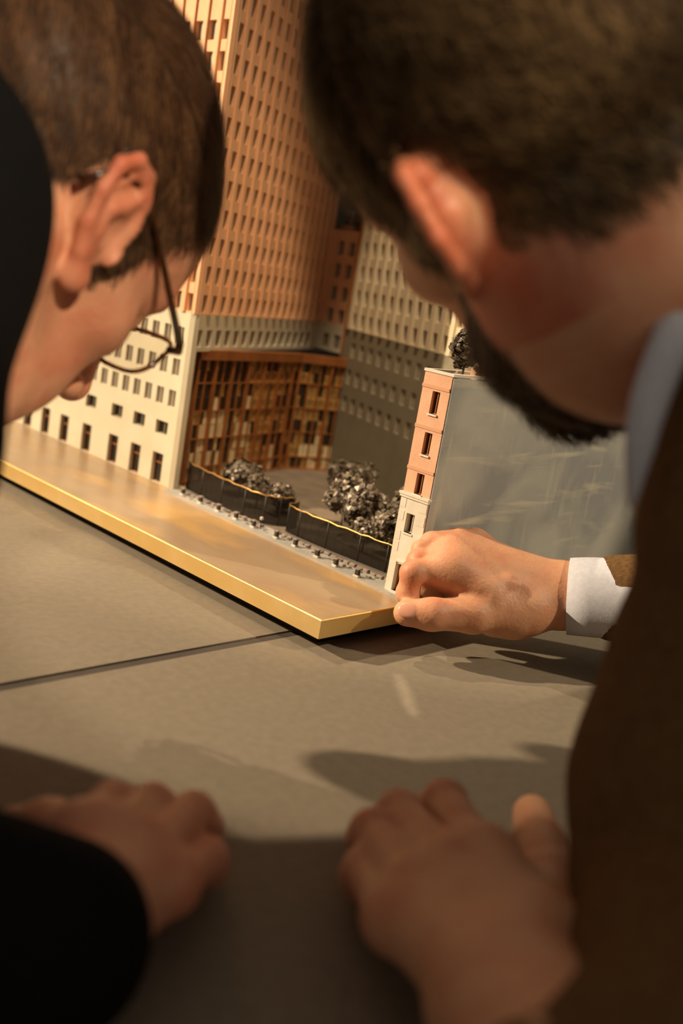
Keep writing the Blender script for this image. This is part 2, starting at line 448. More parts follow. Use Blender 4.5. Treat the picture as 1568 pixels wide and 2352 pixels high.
PANES = {}
def window_mesh(name, w, h, pane, fr, lights=2, depth=0.0012, bar=0.0009, transom=None, fmat=None):
    """frame and mullions (slot 0) around a pane (slot 1); local: centred in x, z from 0, outward -y"""
    b = MB(); b.cm = 0
    b.box(-w / 2, -w / 2 + bar, 0, depth, 0, h); b.box(w / 2 - bar, w / 2, 0, depth, 0, h)
    b.box(-w / 2 + bar, w / 2 - bar, 0, depth, 0, bar); b.box(-w / 2 + bar, w / 2 - bar, 0, depth, h - bar, h)
    for i in range(1, lights):
        x = -w / 2 + w * i / lights
        b.box(x - bar * 0.5, x + bar * 0.5, 0, depth, bar, h - bar)
    if transom:
        b.box(-w / 2 + bar, w / 2 - bar, -0.0003, depth, h * transom - bar * 0.6, h * transom + bar * 0.6)
    f_ = b.mesh(name, [fr])
    g = MB(); g.box(-w / 2 + bar * 0.5, w / 2 - bar * 0.5, depth * 0.55, depth, bar * 0.5, h - bar * 0.5)
    PANES[f_.name] = g.mesh('pane', [pane])
    return f_

UP_TOPS = [0.2340 + 0.02925 * k for k in range(12)]
LOW_TOPS = [0.198, 0.1645, 0.131]
HW = 0.0185; WW = 0.0125; TH = 0.006
win_up = window_mesh('window', WW, HW, M['pane'], M['frame'], 2)
win_low = window_mesh('window', 0.0125, 0.0182, M['pane'], M['frame'], 2)
win_sq = window_mesh('window', 0.0215, 0.0145, M['dark_pane'], M['olive'], 2, bar=0.0012)
door_m = window_mesh('street_door', 0.0190, 0.0325, M['dark_pane'], M['mullion'], 1, bar=0.0011, transom=0.66)

def put(name, me, parent, fr, s, z, inset):
    A, u, L, ang = fr
    n = np.array([u[1], -u[0], 0.0])
    P = A + u * s - n * inset
    o = place(name, me, None, parent, (P[0], P[1], z), ang)
    if me.name in PANES:
        q = bpy.data.objects.new('pane', PANES[me.name]); COL.objects.link(q); q.parent = o
    return o

def slab(name, m, parent, fr, s0, s1, z0, z1, out, back=0.0):
    """a strip on a facade standing `out` proud of it"""
    A, u, L, ang = fr
    b = MB(); b.box(s0, s1, -out, back, z0, z1)
    me = mesh_of(name, b.v, b.f); me.materials.append(m)
    return place(name, me, None, parent, (A[0], A[1], 0), ang)

def facade(parent, A, B, cols_up, cols_low, tops_up, tops_low, m_up, m_low, z_tr=0.214, z_top=0.72, z_bot=HB, sq=None, doors=None, sq_top=0.0955, door_top=0.0605, pil=True, hup=HW, wup=WW, low=True):
    fr = frame_of(A, B); L = fr[2]; ang = fr[3]
    holes = [(s - wup / 2, s + wup / 2, t_ - hup, t_) for s in cols_up for t_ in tops_up]
    me = wall_mesh('upper_wall', L, z_tr, z_top, TH, holes, [m_up]); place('upper_wall', me, None, parent, (A[0], A[1], 0), ang)
    for s in cols_up:
        for t_ in tops_up: put('window', win_up, parent, fr, s, t_ - hup, 0.0035)
    if pil:
        cs = sorted(cols_up); d = cs[1] - cs[0]
        pw = d - wup - 0.0030
        for i, s in enumerate([cs[0] - d] + cs):
            x0 = s + d / 2 - pw / 2; x1 = s + d / 2 + pw / 2
            x0 = max(x0, 0.0); x1 = min(x1, L)
            if x1 - x0 < 0.001: continue
            slab('pilaster', m_up, parent, fr, x0, x1, z_tr, z_top, 0.0022)
    if low:
        hl = [(s - 0.00625, s + 0.00625, t_ - 0.0182, t_) for s in cols_low for t_ in tops_low]
        if sq: hl += [(s - 0.01075, s + 0.01075, sq_top - 0.0145, sq_top) for s in sq]
        if doors: hl += [(s - 0.0095, s + 0.0095, door_top - 0.0325, door_top) for s in doors]
        me = wall_mesh('lower_wall', L, z_bot, z_tr, TH, hl, [m_low]); place('lower_wall', me, None, parent, (A[0], A[1], 0), ang)
        for s in cols_low:
            for t_ in tops_low: put('window', win_low, parent, fr, s, t_ - 0.0182, 0.0012)
        for s in (sq or []): put('window', win_sq, parent, fr, s, sq_top - 0.0145, 0.0042)
        for s in (doors or []): put('street_door', door_m, parent, fr, s, door_top - 0.0325, 0.0042)
    return fr

# --- the tower
T0 = (0.1245, 0.357); TE = (0.4450, 0.505); TF = (0.4425, 0.432)
YL = 0.86
tower = thing('tower_building', (0.30, 0.60, HB), 'tall model tower with terracotta upper floors above a cream stone base', 'building')
ys = [0.368 + 0.0218 * k for k in range(22)]
yl = [0.379 + 0.0217 * k for k in range(21)]
sqy = [0.3905, 0.4328, 0.4765, 0.5305, 0.583, 0.6265, 0.67, 0.715, 0.76]
dry = [0.3905, 0.4325, 0.4770, 0.5330, 0.583, 0.6270, 0.67, 0.715, 0.76]
s_of = lambda ylist: [YL - y for y in ylist]
facade(tower, (T0[0], YL), T0, s_of(ys[:8]), s_of(yl[:8]), UP_TOPS[:10], LOW_TOPS, M['orange'], M['cream'], sq=s_of(sqy), doors=s_of(dry))
# windows of the same facade hidden behind the man's head stay joined in one piece
rest = MB()
for y in ys[8:]:
    for t_ in UP_TOPS[:10]: rest.box(T0[0] - 0.0006, T0[0] + 0.001, y - WW / 2, y + WW / 2, t_ - HW, t_)
for y in yl[8:]:
    for t_ in LOW_TOPS: rest.box(T0[0] - 0.0006, T0[0] + 0.001, y - 0.00625, y + 0.00625, t_ - 0.0182, t_)
tag(rest.build('window_rows', M['pane'], tower), kind='stuff')
so = [0.0148 + 0.0217 * k for k in range(16)]
fo = facade(tower, T0, TE, so, [], UP_TOPS[:12], [], M['orange'], M['cream'], low=False)
# stone band over the glass entrance
A, u, L, ang = fo
sb = [0.0140 + 0.0222 * k for k in range(15)]
me = wall_mesh('stone_band', L, 0.1755, 0.214, TH, [(s - 0.0065, s + 0.0065, 0.1800, 0.198) for s in sb], [M['cream']])
place('stone_band', me, None, tower, (A[0], A[1], 0), ang)
for s in sb: put('window', win_low, tower, fo, s, 0.1798, 0.0025)
slab('corner_pier', M['cream'], tower, fo, 0.0, 0.012, HB, 0.1755, 0.0, TH)
# the lower wing closing the courtyard
fw_ = facade(tower, TE, TF, [0.020, 0.0415], [0.020, 0.0415, 0.062], UP_TOPS[:4], [0.2005], M['orange'], M['cream'], z_top=0.342, z_bot=0.178, pil=False)
# body cores and roofs so the blocks are solid from every side
core = MB()
core.prism([(T0[0] + 0.0065, T0[1] + 0.0075), (TE[0] - 0.004, TE[1] + 0.006), (0.47, YL), (T0[0] + 0.0065, YL)], 0.1760, 0.718)
core.build('core', M['dark_pane'], tower)
core = MB()
core.prism([(T0[0] + 0.0065, T0[1] + 0.012), (T0[0] + 0.02, T0[1] + 0.03), (0.17, YL), (T0[0] + 0.0065, YL)], HB, 0.1760)
core.build('core', M['dark_pane'], tower)
rf = MB(); rf.prism([T0, TE, (0.47, YL), (T0[0], YL)], 0.718, 0.726); rf.build('roof', M['roof'], tower)
wr = MB(); wr.prism([TE, TF, (0.52, 0.434), (0.52, 0.55)], 0.335, 0.342); wr.build('roof', M['roof'], tower)
wv = MB(); wv.prism([(0.452, 0.50), (0.452, 0.436), (0.51, 0.436), (0.51, 0.54)], 0.178, 0.335); wv.build('core', M['dark_pane'], tower)
vent = MB(); vent.bbox(0.452, 0.470, 0.480, 0.495, 0.342, 0.362, 0.002); vent.build('roof_vent', M['leafdark'], tower)

# --- glazed wall of the entrance; cream and gold panes are painted reflections
cw = thing('glass_entrance', (0.30, 0.42, HB), 'brown glazed entrance wall with bronze mullions under the stone band', 'glass wall')
random.seed(11)
segs = [((0.150, 0.376), (0.350, 0.428), 13), ((0.350, 0.428), (0.424, 0.408), 5)]
rows_z = [HB + 0.002, 0.046, 0.0625, 0.078, 0.0935, 0.109, 0.1245, 0.140, 0.1535, 0.1660]
pane_cache = {}
col0 = 0
for si, (A_, B_, n) in enumerate(segs):
    fr = frame_of(A_, B_); L = fr[2]; w = L / n
    for i in range(n + 1):
        main = (i % 2 == 0) if si == 0 else (i in (0, 3, 5))
        hw = 0.0016 if main else 0.0008
        slab('mullion', M['mullion'], cw, fr, i * w - hw, i * w + hw, HB + 0.002, 0.168, 0.0030 if main else 0.0012, 0.002)
    for z in rows_z[1:-1:2]:
        slab('transom', M['mullion'], cw, fr, 0, L, z - 0.0005, z + 0.0005, 0.0008, 0.001)
    slab('head_beam', M['mullion'], cw, fr, -0.001, L + 0.001, 0.166, 0.1765, 0.0045, 0.004)
    slab('sill_beam', M['mullion'], cw, fr, 0, L, HB + 0.0012, HB + 0.004, 0.003, 0.002)
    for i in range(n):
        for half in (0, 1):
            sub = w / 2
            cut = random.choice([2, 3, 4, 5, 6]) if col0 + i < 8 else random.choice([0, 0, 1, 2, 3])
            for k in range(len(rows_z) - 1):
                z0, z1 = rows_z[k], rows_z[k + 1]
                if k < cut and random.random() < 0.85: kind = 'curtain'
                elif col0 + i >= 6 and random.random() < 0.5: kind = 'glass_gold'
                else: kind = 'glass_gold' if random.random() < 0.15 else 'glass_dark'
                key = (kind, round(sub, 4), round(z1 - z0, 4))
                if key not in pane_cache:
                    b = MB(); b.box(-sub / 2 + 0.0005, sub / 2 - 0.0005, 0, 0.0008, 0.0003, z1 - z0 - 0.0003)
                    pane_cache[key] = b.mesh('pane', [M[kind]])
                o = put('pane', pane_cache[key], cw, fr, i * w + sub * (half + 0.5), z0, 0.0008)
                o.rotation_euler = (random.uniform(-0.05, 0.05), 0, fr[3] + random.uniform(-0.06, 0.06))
    col0 += n

# --- the long block on the right of the courtyard
G0 = (0.4180, 0.425); G1 = (0.2700, 0.0355)
block = thing('office_block', (0.42, 0.22, HB), 'model office block with beige upper floors and olive-grey lower floors', 'building')
gu = [0.0195 + 0.0228 * k for k in range(17)]
gl = [0.0290 + 0.0246 * k for k in range(15)]
gs = [0.029 + 0.0448 * k for k in range(9)]
fg = frame_of(G0, G1)
facade(block, G0, G1, gu, gl, UP_TOPS[:7], LOW_TOPS, M['beige'], M['olive'], z_top=0.452, sq=None, wup=0.0118)
for i, s in enumerate(gs):
    for tp in (0.0955, 0.061):
        put('window', win_sq, block, fg, s, tp - 0.0145, 0.0003)
n_ = np.array([fg[1][1], -fg[1][0], 0])
bc = MB(); o_ = -n_ * 0.0068
q0 = fg[0] + o_ + fg[1] * 0.002; q1 = fg[0] + fg[1] * (fg[2] - 0.002) + o_
bc.prism([(q0[0], q0[1]), (q1[0], q1[1]), (0.58, 0.036), (0.58, 0.40)], HB + 0.002, 0.450); bc.build('core', M['olive'], block)
bc = MB(); bc.prism([G0, G1, (0.585, 0.0355), (0.585, 0.405)], 0.450, 0.458); bc.build('roof', M['roof'], block)
bc = MB(); bc.prism([(0.418, 0.4255), (0.585, 0.4055), (0.585, 0.4095), (0.418, 0.4295)], HB + 0.002, 0.450); bc.build('end_wall', M['mullion'], block)

# --- the narrow peach house with the blank gable
house = thing('peach_house', (0.2, 0.02, HB), 'narrow peach model house with a blank blue-grey gable beside the hand', 'building')
PX, PY0, PY1, PT = 0.110, 0.0067, 0.0350, 0.2140
fp = frame_of((PX, PY1), (PX, PY0))
pw = [(0.0112, 0.0190, 0.1815, 0.1997), (0.0112, 0.0190, 0.1480, 0.1662), (0.0112, 0.0190, 0.1150, 0.1322)]
me = wall_mesh('peach_front', fp[2], 0.1135, PT, 0.005, pw, [M['peach']]); place('peach_front', me, None, house, (PX, PY1, 0), fp[3])
pl = [(0.0090, 0.0176, 0.0815, 0.0977), (0.0078, 0.0170, HB + 0.003, 0.0540)]
me = wall_mesh('stone_front', fp[2] + 0.0006, HB, 0.1135, 0.006, pl, [M['white_trim']]); place('stone_front', me, None, house, (PX - 0.0008, PY1 + 0.0003, 0), fp[3])
slab('cornice', M['white_trim'], house, fp, -0.0012, fp[2] + 0.0010, 0.1100, 0.1122, 0.0022, 0.002)
slab('cornice', M['white_trim'], house, fp, -0.0018, fp[2] + 0.0014, 0.1122, 0.1142, 0.0030, 0.002)
for z in (0.1700, 0.1352, 0.2030):
    slab('band', M['peach_band'], house, fp, -0.0003, fp[2] - 0.0004, z - 0.0015, z + 0.0012, 0.0006, 0.001)
pwm = window_mesh('window', 0.0078, 0.0182, M['dark_pane'], M['mullion'], 2, bar=0.0009)
for (a, b, z0, z1) in pw:
    o = put('window', pwm, house, fp, (a + b) / 2, z0, 0.0028); o.scale = (1, 1, (z1 - z0) / 0.0182)
    slab('window_sill', M['white_trim'], house, fp, a - 0.001, b + 0.001, z0 - 0.0014, z0, 0.0014, 0.002)
pwm2 = window_mesh('window', 0.0086, 0.0162, M['dark_pane'], M['frame'], 2, bar=0.0008)
put('window', pwm2, house, fp, 0.0133, 0.0815, 0.0028)
slab('window_sill', M['white_trim'], house, fp, 0.0080, 0.0186, 0.0801, 0.0815, 0.0018, 0.002)
pdm = window_mesh('house_door', 0.0092, 0.0235, M['dark_pane'], M['mullion'], 1, bar=0.0011, transom=0.72)
put('house_door', pdm, house, fp, 0.0124, HB + 0.003, 0.0030)
slab('door_step', M['white_trim'], house, fp, 0.0065, 0.0183, HB, HB + 0.003, 0.0030, 0.003)
for s0, s1, z0, z1 in ((0.0062, 0.0078, HB + 0.003, 0.0555), (0.0170, 0.0186, HB + 0.003, 0.0555), (0.0062, 0.0186, 0.0555, 0.0570)):
    slab('door_surround', M['white_trim'], house, fp, s0, s1, z0, z1, 0.0018, 0.001)
for z in (0.0455, 0.0640, 0.0735, 0.0905, 0.1015):   # drafted stone courses
    for a, b in ((0.0, 0.0060), (0.0192, fp[2])):
        slab('stone_course', M['white_trim'], house, fp, a, b, z, z + 0.0080, 0.0011, 0.0005)
HX = 0.60
g = MB(); g.box(PX + 0.0006, HX, PY0 - 0.0012, PY0 + 0.003, HB, PT - 0.001); g.build('gable_wall', M['gable'], house)
g = MB(); g.box(PX + 0.0062, HX, PY1 - 0.003, PY1, HB, PT - 0.001); g.build('back_wall', M['olive'], house)
g = MB(); g.box(PX + 0.0062, HX - 0.001, PY0 + 0.0031, PY1 - 0.0031, HB, PT - 0.010); g.build('core', M['roof'], house)
g = MB()
g.box(PX - 0.0008, PX + 0.0030, PY0 - 0.0014, PY1 + 0.0008, PT, PT + 0.0022)
g.box(PX + 0.0030, HX, PY0 - 0.0014, PY0 + 0.0030, PT, PT + 0.0022)
g.box(PX + 0.0030, HX, PY1 - 0.0030, PY1 + 0.0008, PT, PT + 0.0022)
g.build('parapet', M['white_trim'], house)
g = MB(); g.bbox(0.158, 0.172, 0.014, 0.027, PT - 0.009, PT + 0.016, 0.001); g.build('chimney', M['peach'], house)

# ------------------------------------------------------------------ fences, bollards, trees
def smooth_path(pts, n):
    P = [np.array(p, float) for p in pts]; out = []
    for i in range(n + 1):
        t_ = i / n * (len(P) - 1); k = min(int(t_), len(P) - 2); f = t_ - k
        p0, p1, p2, p3 = P[max(k - 1, 0)], P[k], P[k + 1], P[min(k + 2, len(P) - 1)]
        out.append(0.5 * ((2 * p1) + (-p0 + p2) * f + (2 * p0 - 5 * p1 + 4 * p2 - p3) * f * f + (-p0 + 3 * p1 - 3 * p2 + p3) * f ** 3))
    return out

def fence(label, pts, h, n):
    z = HB + 0.0012
    path = smooth_path(pts, n)
    ft = thing('courtyard_fence', (path[n // 2][0], path[n // 2][1], z), label, 'fence')
    r = MB(); r.tube([(q[0], q[1], z + h + 0.0006 * math.sin(i * 2.3)) for i, q in enumerate(path)], 0.00075, 6); r.build('top_rail', M['rail'], ft, True)
    r = MB(); r.tube([(q[0], q[1], z + 0.0012) for q in path], 0.0009, 6); r.build('bottom_rail', M['bollard'], ft, True)
    for i in range(0, n + 1, 4):
        r = MB(); q = path[i]; r.tube([(q[0], q[1], z), (q[0], q[1], z + h + 0.0014)], 0.0007, 6); r.build('post', M['bollard'], ft, True)
    g = MB()
    for i in range(n):
        a, b = path[i], path[i + 1]
        d = np.array([-(b - a)[1], (b - a)[0]]); d = d / np.linalg.norm(d) * 0.00015
        g.prism([(a[0] - d[0], a[1] - d[1]), (b[0] - d[0], b[1] - d[1]), (b[0] + d[0], b[1] + d[1]), (a[0] + d[0], a[1] + d[1])], z + 0.0012, z + h)
    g.build('gauze_panel', M['gauze'], ft)
    return ft
fence('dark gauze fence with brass rail next to the cream tower corner', [(0.139, 0.3535), (0.1335, 0.315), (0.1300, 0.270), (0.1300, 0.228), (0.141, 0.212), (0.158, 0.206)], 0.0300, 24)
fence('dark gauze fence with brass rail next to the peach house', [(0.158, 0.200), (0.1395, 0.193), (0.1355, 0.160), (0.1370, 0.110), (0.1395, 0.070), (0.1420, 0.0365)], 0.0275, 24)

bm_p = MB(); bm_p.bbox(-0.0017, 0.0017, -0.0024, 0.0024, 0.0012, 0.0066, 0.0008)
bm_p = bm_p.mesh('post', [M['bollard']])
bm_f = MB(); bm_f.bbox(-0.0026, 0.0024, -0.0030, 0.0030, 0, 0.0016, 0.0005); bm_f = bm_f.mesh('foot', [M['pale']])
bm_c = MB(); bm_c.bbox(-0.0021, 0.0021, -0.0028, 0.0028, 0.0066, 0.0076, 0.0004); bm_c = bm_c.mesh('cap', [M['kerb']])
ordn = ['first', 'second', 'third', 'fourth', 'fifth']
bol = [(0.1205, 0.334), (0.1190, 0.302), (0.1180, 0.2715), (0.1175, 0.243), (0.1165, 0.215), (0.1150, 0.1800), (0.1150, 0.1535), (0.1125, 0.1215), (0.1105, 0.0955), (0.1085, 0.0670)]
for i, (x, y) in enumerate(bol):
    lab = ('%s small dark bollard from the cream tower along the pavement edge' % ordn[i]) if i < 5 else ('%s small dark bollard from the peach house along the pavement edge' % ordn[9 - i])
    b = thing('bollard', (x, y, HB + 0.0012), lab, 'bollard', 'small bollards along the pavement')
    b.rotation_euler = (0, 0, 0)
    for nm, me in (('foot', bm_f), ('post', bm_p), ('cap', bm_c)):
        place(nm, me, None, b, (x, y, HB + 0.0012), 0.1 * math.sin(i * 3))
# gate lamp: the tiny bright bead at the gap between the fences
lt = thing('gate_lantern', (0.1215, 0.2105, HB + 0.0012), 'tiny glinting lantern standing at the gap between the two fences', 'lantern')
b = MB(); b.tube([(0.1215, 0.2105, HB + 0.0012), (0.1215, 0.2105, HB + 0.010)], 0.0006, 6); b.build('post', M['bollard'], lt)
b = MB(); b.bbox(0.1200, 0.1230, 0.2090, 0.2120, HB + 0.010, HB + 0.0128, 0.0006); b.build('lamp_head', M['pale'], lt)

def tree(label, x, y, z, h, rx, ry, seed, m, flakes=260, group='crumpled foil trees'):
    """short wire trunk carrying a crown of crumpled foil flakes"""
    rnd = np.random.RandomState(seed); h *= 1.22; rx *= 1.15; ry *= 1.15
    t_ = thing('model_tree', (x, y, z), label, 'tree', group)
    b = MB(); b.tube([(x, y, z), (x + 0.0005, y, z + h * 0.3), (x - 0.0004, y + 0.0004, z + h * 0.6)], [0.0013, 0.0010, 0.0007], 6)
    for k in range(3):
        a = k * 2.1 + seed
        b.tube([(x, y, z + h * 0.28), (x + rx * 0.5 * math.cos(a), y + ry * 0.5 * math.sin(a), z + h * 0.6)], [0.0008, 0.0004], 5)
    b.build('trunk', M['trunk'], t_)
    c_ = MB(); cz = z + h * 0.60; rz = h * 0.40
    lumps = []
    for k in range(9):
        d = rnd.normal(size=3); d /= np.linalg.norm(d)
        lumps.append((np.array([x, y, cz]) + d * np.array([rx, ry, rz]) * rnd.uniform(0.25, 0.62), rnd.uniform(0.38, 0.58)))
    for k in range(int(flakes * 2.6)):
        ctr, s = lumps[k % 9]
        d = rnd.normal(size=3); d /= np.linalg.norm(d)
        p_ = ctr + d * np.array([rx, ry, rz]) * s * rnd.uniform(0.75, 1.05)
        e1 = rnd.normal(size=3); e1 -= d * e1.dot(d) * 0.6; e1 /= np.linalg.norm(e1); e2 = np.cross(d, e1); e2 /= np.linalg.norm(e2) + 1e-9
        sz = rnd.uniform(0.06, 0.125) * (rx + ry + rz) / 3 * 1.5
        ring = []
        for j in range(6):
            an = j * math.pi / 3 + rnd.uniform(-0.3, 0.3); rr = sz * rnd.uniform(0.6, 1.25)
            ring.append(p_ + (e1 * math.cos(an) + e2 * math.sin(an)) * rr + d * rnd.uniform(-0.5, 0.5) * sz)
        top = p_ + d * sz * rnd.uniform(0.2, 0.7); bot = p_ - d * sz * 0.5
        c_.add([top, bot] + ring, [(0, 2 + j, 2 + (j + 1) % 6) for j in range(6)] + [(1, 2 + (j + 1) % 6, 2 + j) for j in range(6)])
    c_.build('crown', m, t_)
    return t_
GZ = HB + 0.0020
tree('pale foil tree behind the fence next to the tower corner', 0.180, 0.315, GZ, 0.040, 0.020, 0.018, 1, M['leaf'])
tree('foil tree in the middle of the left fenced bed', 0.168, 0.272, GZ, 0.032, 0.015, 0.015, 2, M['leaf'])
tree('dark round foil tree at the right end of the left fenced bed', 0.172, 0.243, GZ, 0.032, 0.014, 0.016, 3, M['leafdark'])
tree('pale foil tree farthest back against the olive block', 0.290, 0.262, GZ, 0.047, 0.030, 0.026, 4, M['leaf'], 320)
tree('foil tree at the left end of the right fenced bed', 0.208, 0.186, GZ, 0.047, 0.022, 0.021, 5, M['leaf'], 320)
tree('broad foil tree in the middle of the right fenced bed', 0.195, 0.143, GZ, 0.049, 0.024, 0.024, 6, M['leafdark'], 360)
tree('foil tree behind the fence closest to the peach house', 0.180, 0.096, GZ, 0.042, 0.022, 0.022, 7, M['leaf'], 320)
tree('tall foil tree against the peach house side wall', 0.215, 0.095, GZ, 0.060, 0.026, 0.022, 8, M['leafdark'], 320)
tree('low foil shrub between the two right-hand trees', 0.168, 0.118, GZ, 0.030, 0.014, 0.016, 9, M['leafdark'], 200)
tree('dark foil tree rising from the roof of the peach house', 0.140, 0.021, PT - 0.009, 0.046, 0.016, 0.012, 10, M['leafdark'], 300, 'crumpled foil trees')
# ------------------------------------------------------------------ people
class Field:
    """smooth blend of tapered limbs and ellipsoids, meshed as one closed surface"""
    def __init__(s): s.p = []
    def cap(s, a, b, ra, rb, k=0.006): s.p.append(('c', np.array(a, float), np.array(b, float), ra, rb, k, 1)); return s
    def ell(s, c, r, k=0.006, R=None): s.p.append(('e', np.array(c, float), np.array(r, float), R, None, k, 1)); return s
    def cut(s, c, r, k=0.003, R=None): s.p.append(('e', np.array(c, float), np.array(r, float), R, None, k, -1)); return s
    def cutcap(s, a, b, ra, rb, k=0.002): s.p.append(('c', np.array(a, float), np.array(b, float), ra, rb, k, -1)); return s
    def chain(s, pts, rad, k=0.004):
        for i in range(len(pts) - 1): s.cap(pts[i], pts[i + 1], rad[i], rad[i + 1], k)
        return s
    def bounds(s, q):
        if q[0] == 'c':
            lo = np.minimum(q[1] - q[3], q[2] - q[4]); hi = np.maximum(q[1] + q[3], q[2] + q[4])
        else:
            m = q[2].max() if q[3] is not None else q[2]
            lo = q[1] - m; hi = q[1] + m
        return lo, hi
    def mesh(s, res):
        bs = [s.bounds(q) for q in s.p if q[6] > 0]
        lo = np.min([b[0] for b in bs], 0) - 4 * res; hi = np.max([b[1] for b in bs], 0) + 4 * res
        n = np.ceil((hi - lo) / res).astype(int) + 1
        D = np.full(n, 0.05, np.float32)
        ax = [(lo[i] + np.arange(n[i]) * res).astype(np.float32) for i in range(3)]
        for q in s.p:
            l, h = s.bounds(q); mg = q[5] + 3 * res
            i0 = np.clip(((l - mg - lo) / res).astype(int), 0, n - 1); i1 = np.clip(((h + mg - lo) / res).astype(int) + 2, 1, n)
            sl = tuple(slice(i0[i], i1[i]) for i in range(3))
            X = ax[0][sl[0]][:, None, None]; Y = ax[1][sl[1]][None, :, None]; Z = ax[2][sl[2]][None, None, :]
            if q[0] == 'c':
                a, b = q[1], q[2]; d = b - a; L2 = float(d.dot(d)) + 1e-12
                t_ = np.clip(((X - a[0]) * d[0] + (Y - a[1]) * d[1] + (Z - a[2]) * d[2]) / L2, 0, 1)
                v = np.sqrt((X - a[0] - t_ * d[0]) ** 2 + (Y - a[1] - t_ * d[1]) ** 2 + (Z - a[2] - t_ * d[2]) ** 2) - (q[3] + (q[4] - q[3]) * t_)
            else:
                c_, r = q[1], q[2]; dx, dy, dz = X - c_[0], Y - c_[1], Z - c_[2]
                if q[3] is not None:
                    R = q[3]
                    dx, dy, dz = (R[0, 0] * dx + R[1, 0] * dy + R[2, 0] * dz, R[0, 1] * dx + R[1, 1] * dy + R[2, 1] * dz, R[0, 2] * dx + R[1, 2] * dy + R[2, 2] * dz)
                k0 = np.sqrt((dx / r[0]) ** 2 + (dy / r[1]) ** 2 + (dz / r[2]) ** 2)
                k1 = np.sqrt((dx / r[0] ** 2) ** 2 + (dy / r[1] ** 2) ** 2 + (dz / r[2] ** 2) ** 2) + 1e-9
                v = k0 * (k0 - 1) / k1
            k = q[5]; o = D[sl]
            if q[6] > 0:
                hh = np.maximum(k - np.abs(o - v), 0) / k; D[sl] = np.minimum(o, v) - hh * hh * k * 0.25
            else:
                v = -v
                hh = np.maximum(k - np.abs(o - v), 0) / k; D[sl] = np.maximum(o, v) + hh * hh * k * 0.25
        return s.nets(D, lo, res)
    @staticmethod
    def nets(D, lo, res):
        S = D < 0
        c8 = [(i, j, k) for i in (0, 1) for j in (0, 1) for k in (0, 1)]
        cnt = np.zeros(tuple(np.array(D.shape) - 1), np.uint8)
        for (i, j, k) in c8: cnt += S[i:S.shape[0] - 1 + i, j:S.shape[1] - 1 + j, k:S.shape[2] - 1 + k]
        I = np.argwhere((cnt > 0) & (cnt < 8))
        idx = np.full(cnt.shape, -1, np.int32); idx[tuple(I.T)] = np.arange(len(I))
        val = {c_: D[I[:, 0] + c_[0], I[:, 1] + c_[1], I[:, 2] + c_[2]] for c_ in c8}
        acc = np.zeros((len(I), 3)); num = np.zeros(len(I))
        for a in c8:
            for axs in range(3):
                if a[axs] == 1: continue
                b = list(a); b[axs] = 1; b = tuple(b)
                va, vb = val[a], val[b]; m = (va < 0) != (vb < 0)
                t_ = np.where(m, va / np.where(m, va - vb, 1), 0)
                p_ = np.repeat(np.array(a, float)[None], len(I), 0); p_[:, axs] += t_
                acc[m] += p_[m]; num[m] += 1
        V = (I + acc / num[:, None]) * res + lo
        F = []
        for axs in range(3):
            o1, o2 = [(1, 2), (2, 0), (0, 1)][axs]
            sl0 = [slice(None)] * 3; sl1 = [slice(None)] * 3
            sl0[axs] = slice(0, -1); sl1[axs] = slice(1, None)
            for o in (o1, o2): sl0[o] = slice(1, -1); sl1[o] = slice(1, -1)
            s0, s1 = S[tuple(sl0)], S[tuple(sl1)]
            E_ = np.argwhere(s0 != s1)
            inside = s0[tuple(E_.T)]
            base_ = E_.copy(); base_[:, o1] += 1; base_[:, o2] += 1
            q = []
            for (u_, w_) in ((-1, -1), (0, -1), (0, 0), (-1, 0)):
                g_ = base_.copy(); g_[:, o1] += u_; g_[:, o2] += w_
                q.append(idx[tuple(g_.T)])
            q = np.stack(q, 1)
            q[~inside] = q[~inside][:, ::-1]
            F.append(q)
        return V, np.concatenate(F)

def fast_mesh(name, V, F, smooth=True, attrs=None):
    me = bpy.data.meshes.new(name)
    V = np.asarray(V, np.float32); F = np.asarray(F, np.int32); k = F.shape[1]
    me.vertices.add(len(V)); me.vertices.foreach_set('co', V.ravel())
    me.loops.add(F.size); me.loops.foreach_set('vertex_index', F.ravel())
    me.polygons.add(len(F)); me.polygons.foreach_set('loop_start', np.arange(0, F.size, k, dtype=np.int32))
    me.polygons.foreach_set('loop_total', np.full(len(F), k, np.int32))
    me.update(calc_edges=True); me.validate()
    if smooth: me.polygons.foreach_set('use_smooth', np.ones(len(me.polygons), bool))
    for nm, a in (attrs or {}).items():
        at_ = me.attributes.new(nm, 'FLOAT', 'POINT'); at_.data.foreach_set('value', np.asarray(a, np.float32))
    return me

def vnormals(V, F):
    n = np.zeros_like(V)
    fn = np.cross(V[F[:, 2]] - V[F[:, 0]], V[F[:, 3]] - V[F[:, 1]])
    for j in range(4): np.add.at(n, F[:, j], fn)
    return n / (np.linalg.norm(n, axis=1, keepdims=True) + 1e-12)

def sstep(a, b, x):
    t_ = np.clip((x - a) / (b - a), 0, 1); return t_ * t_ * (3 - 2 * t_)

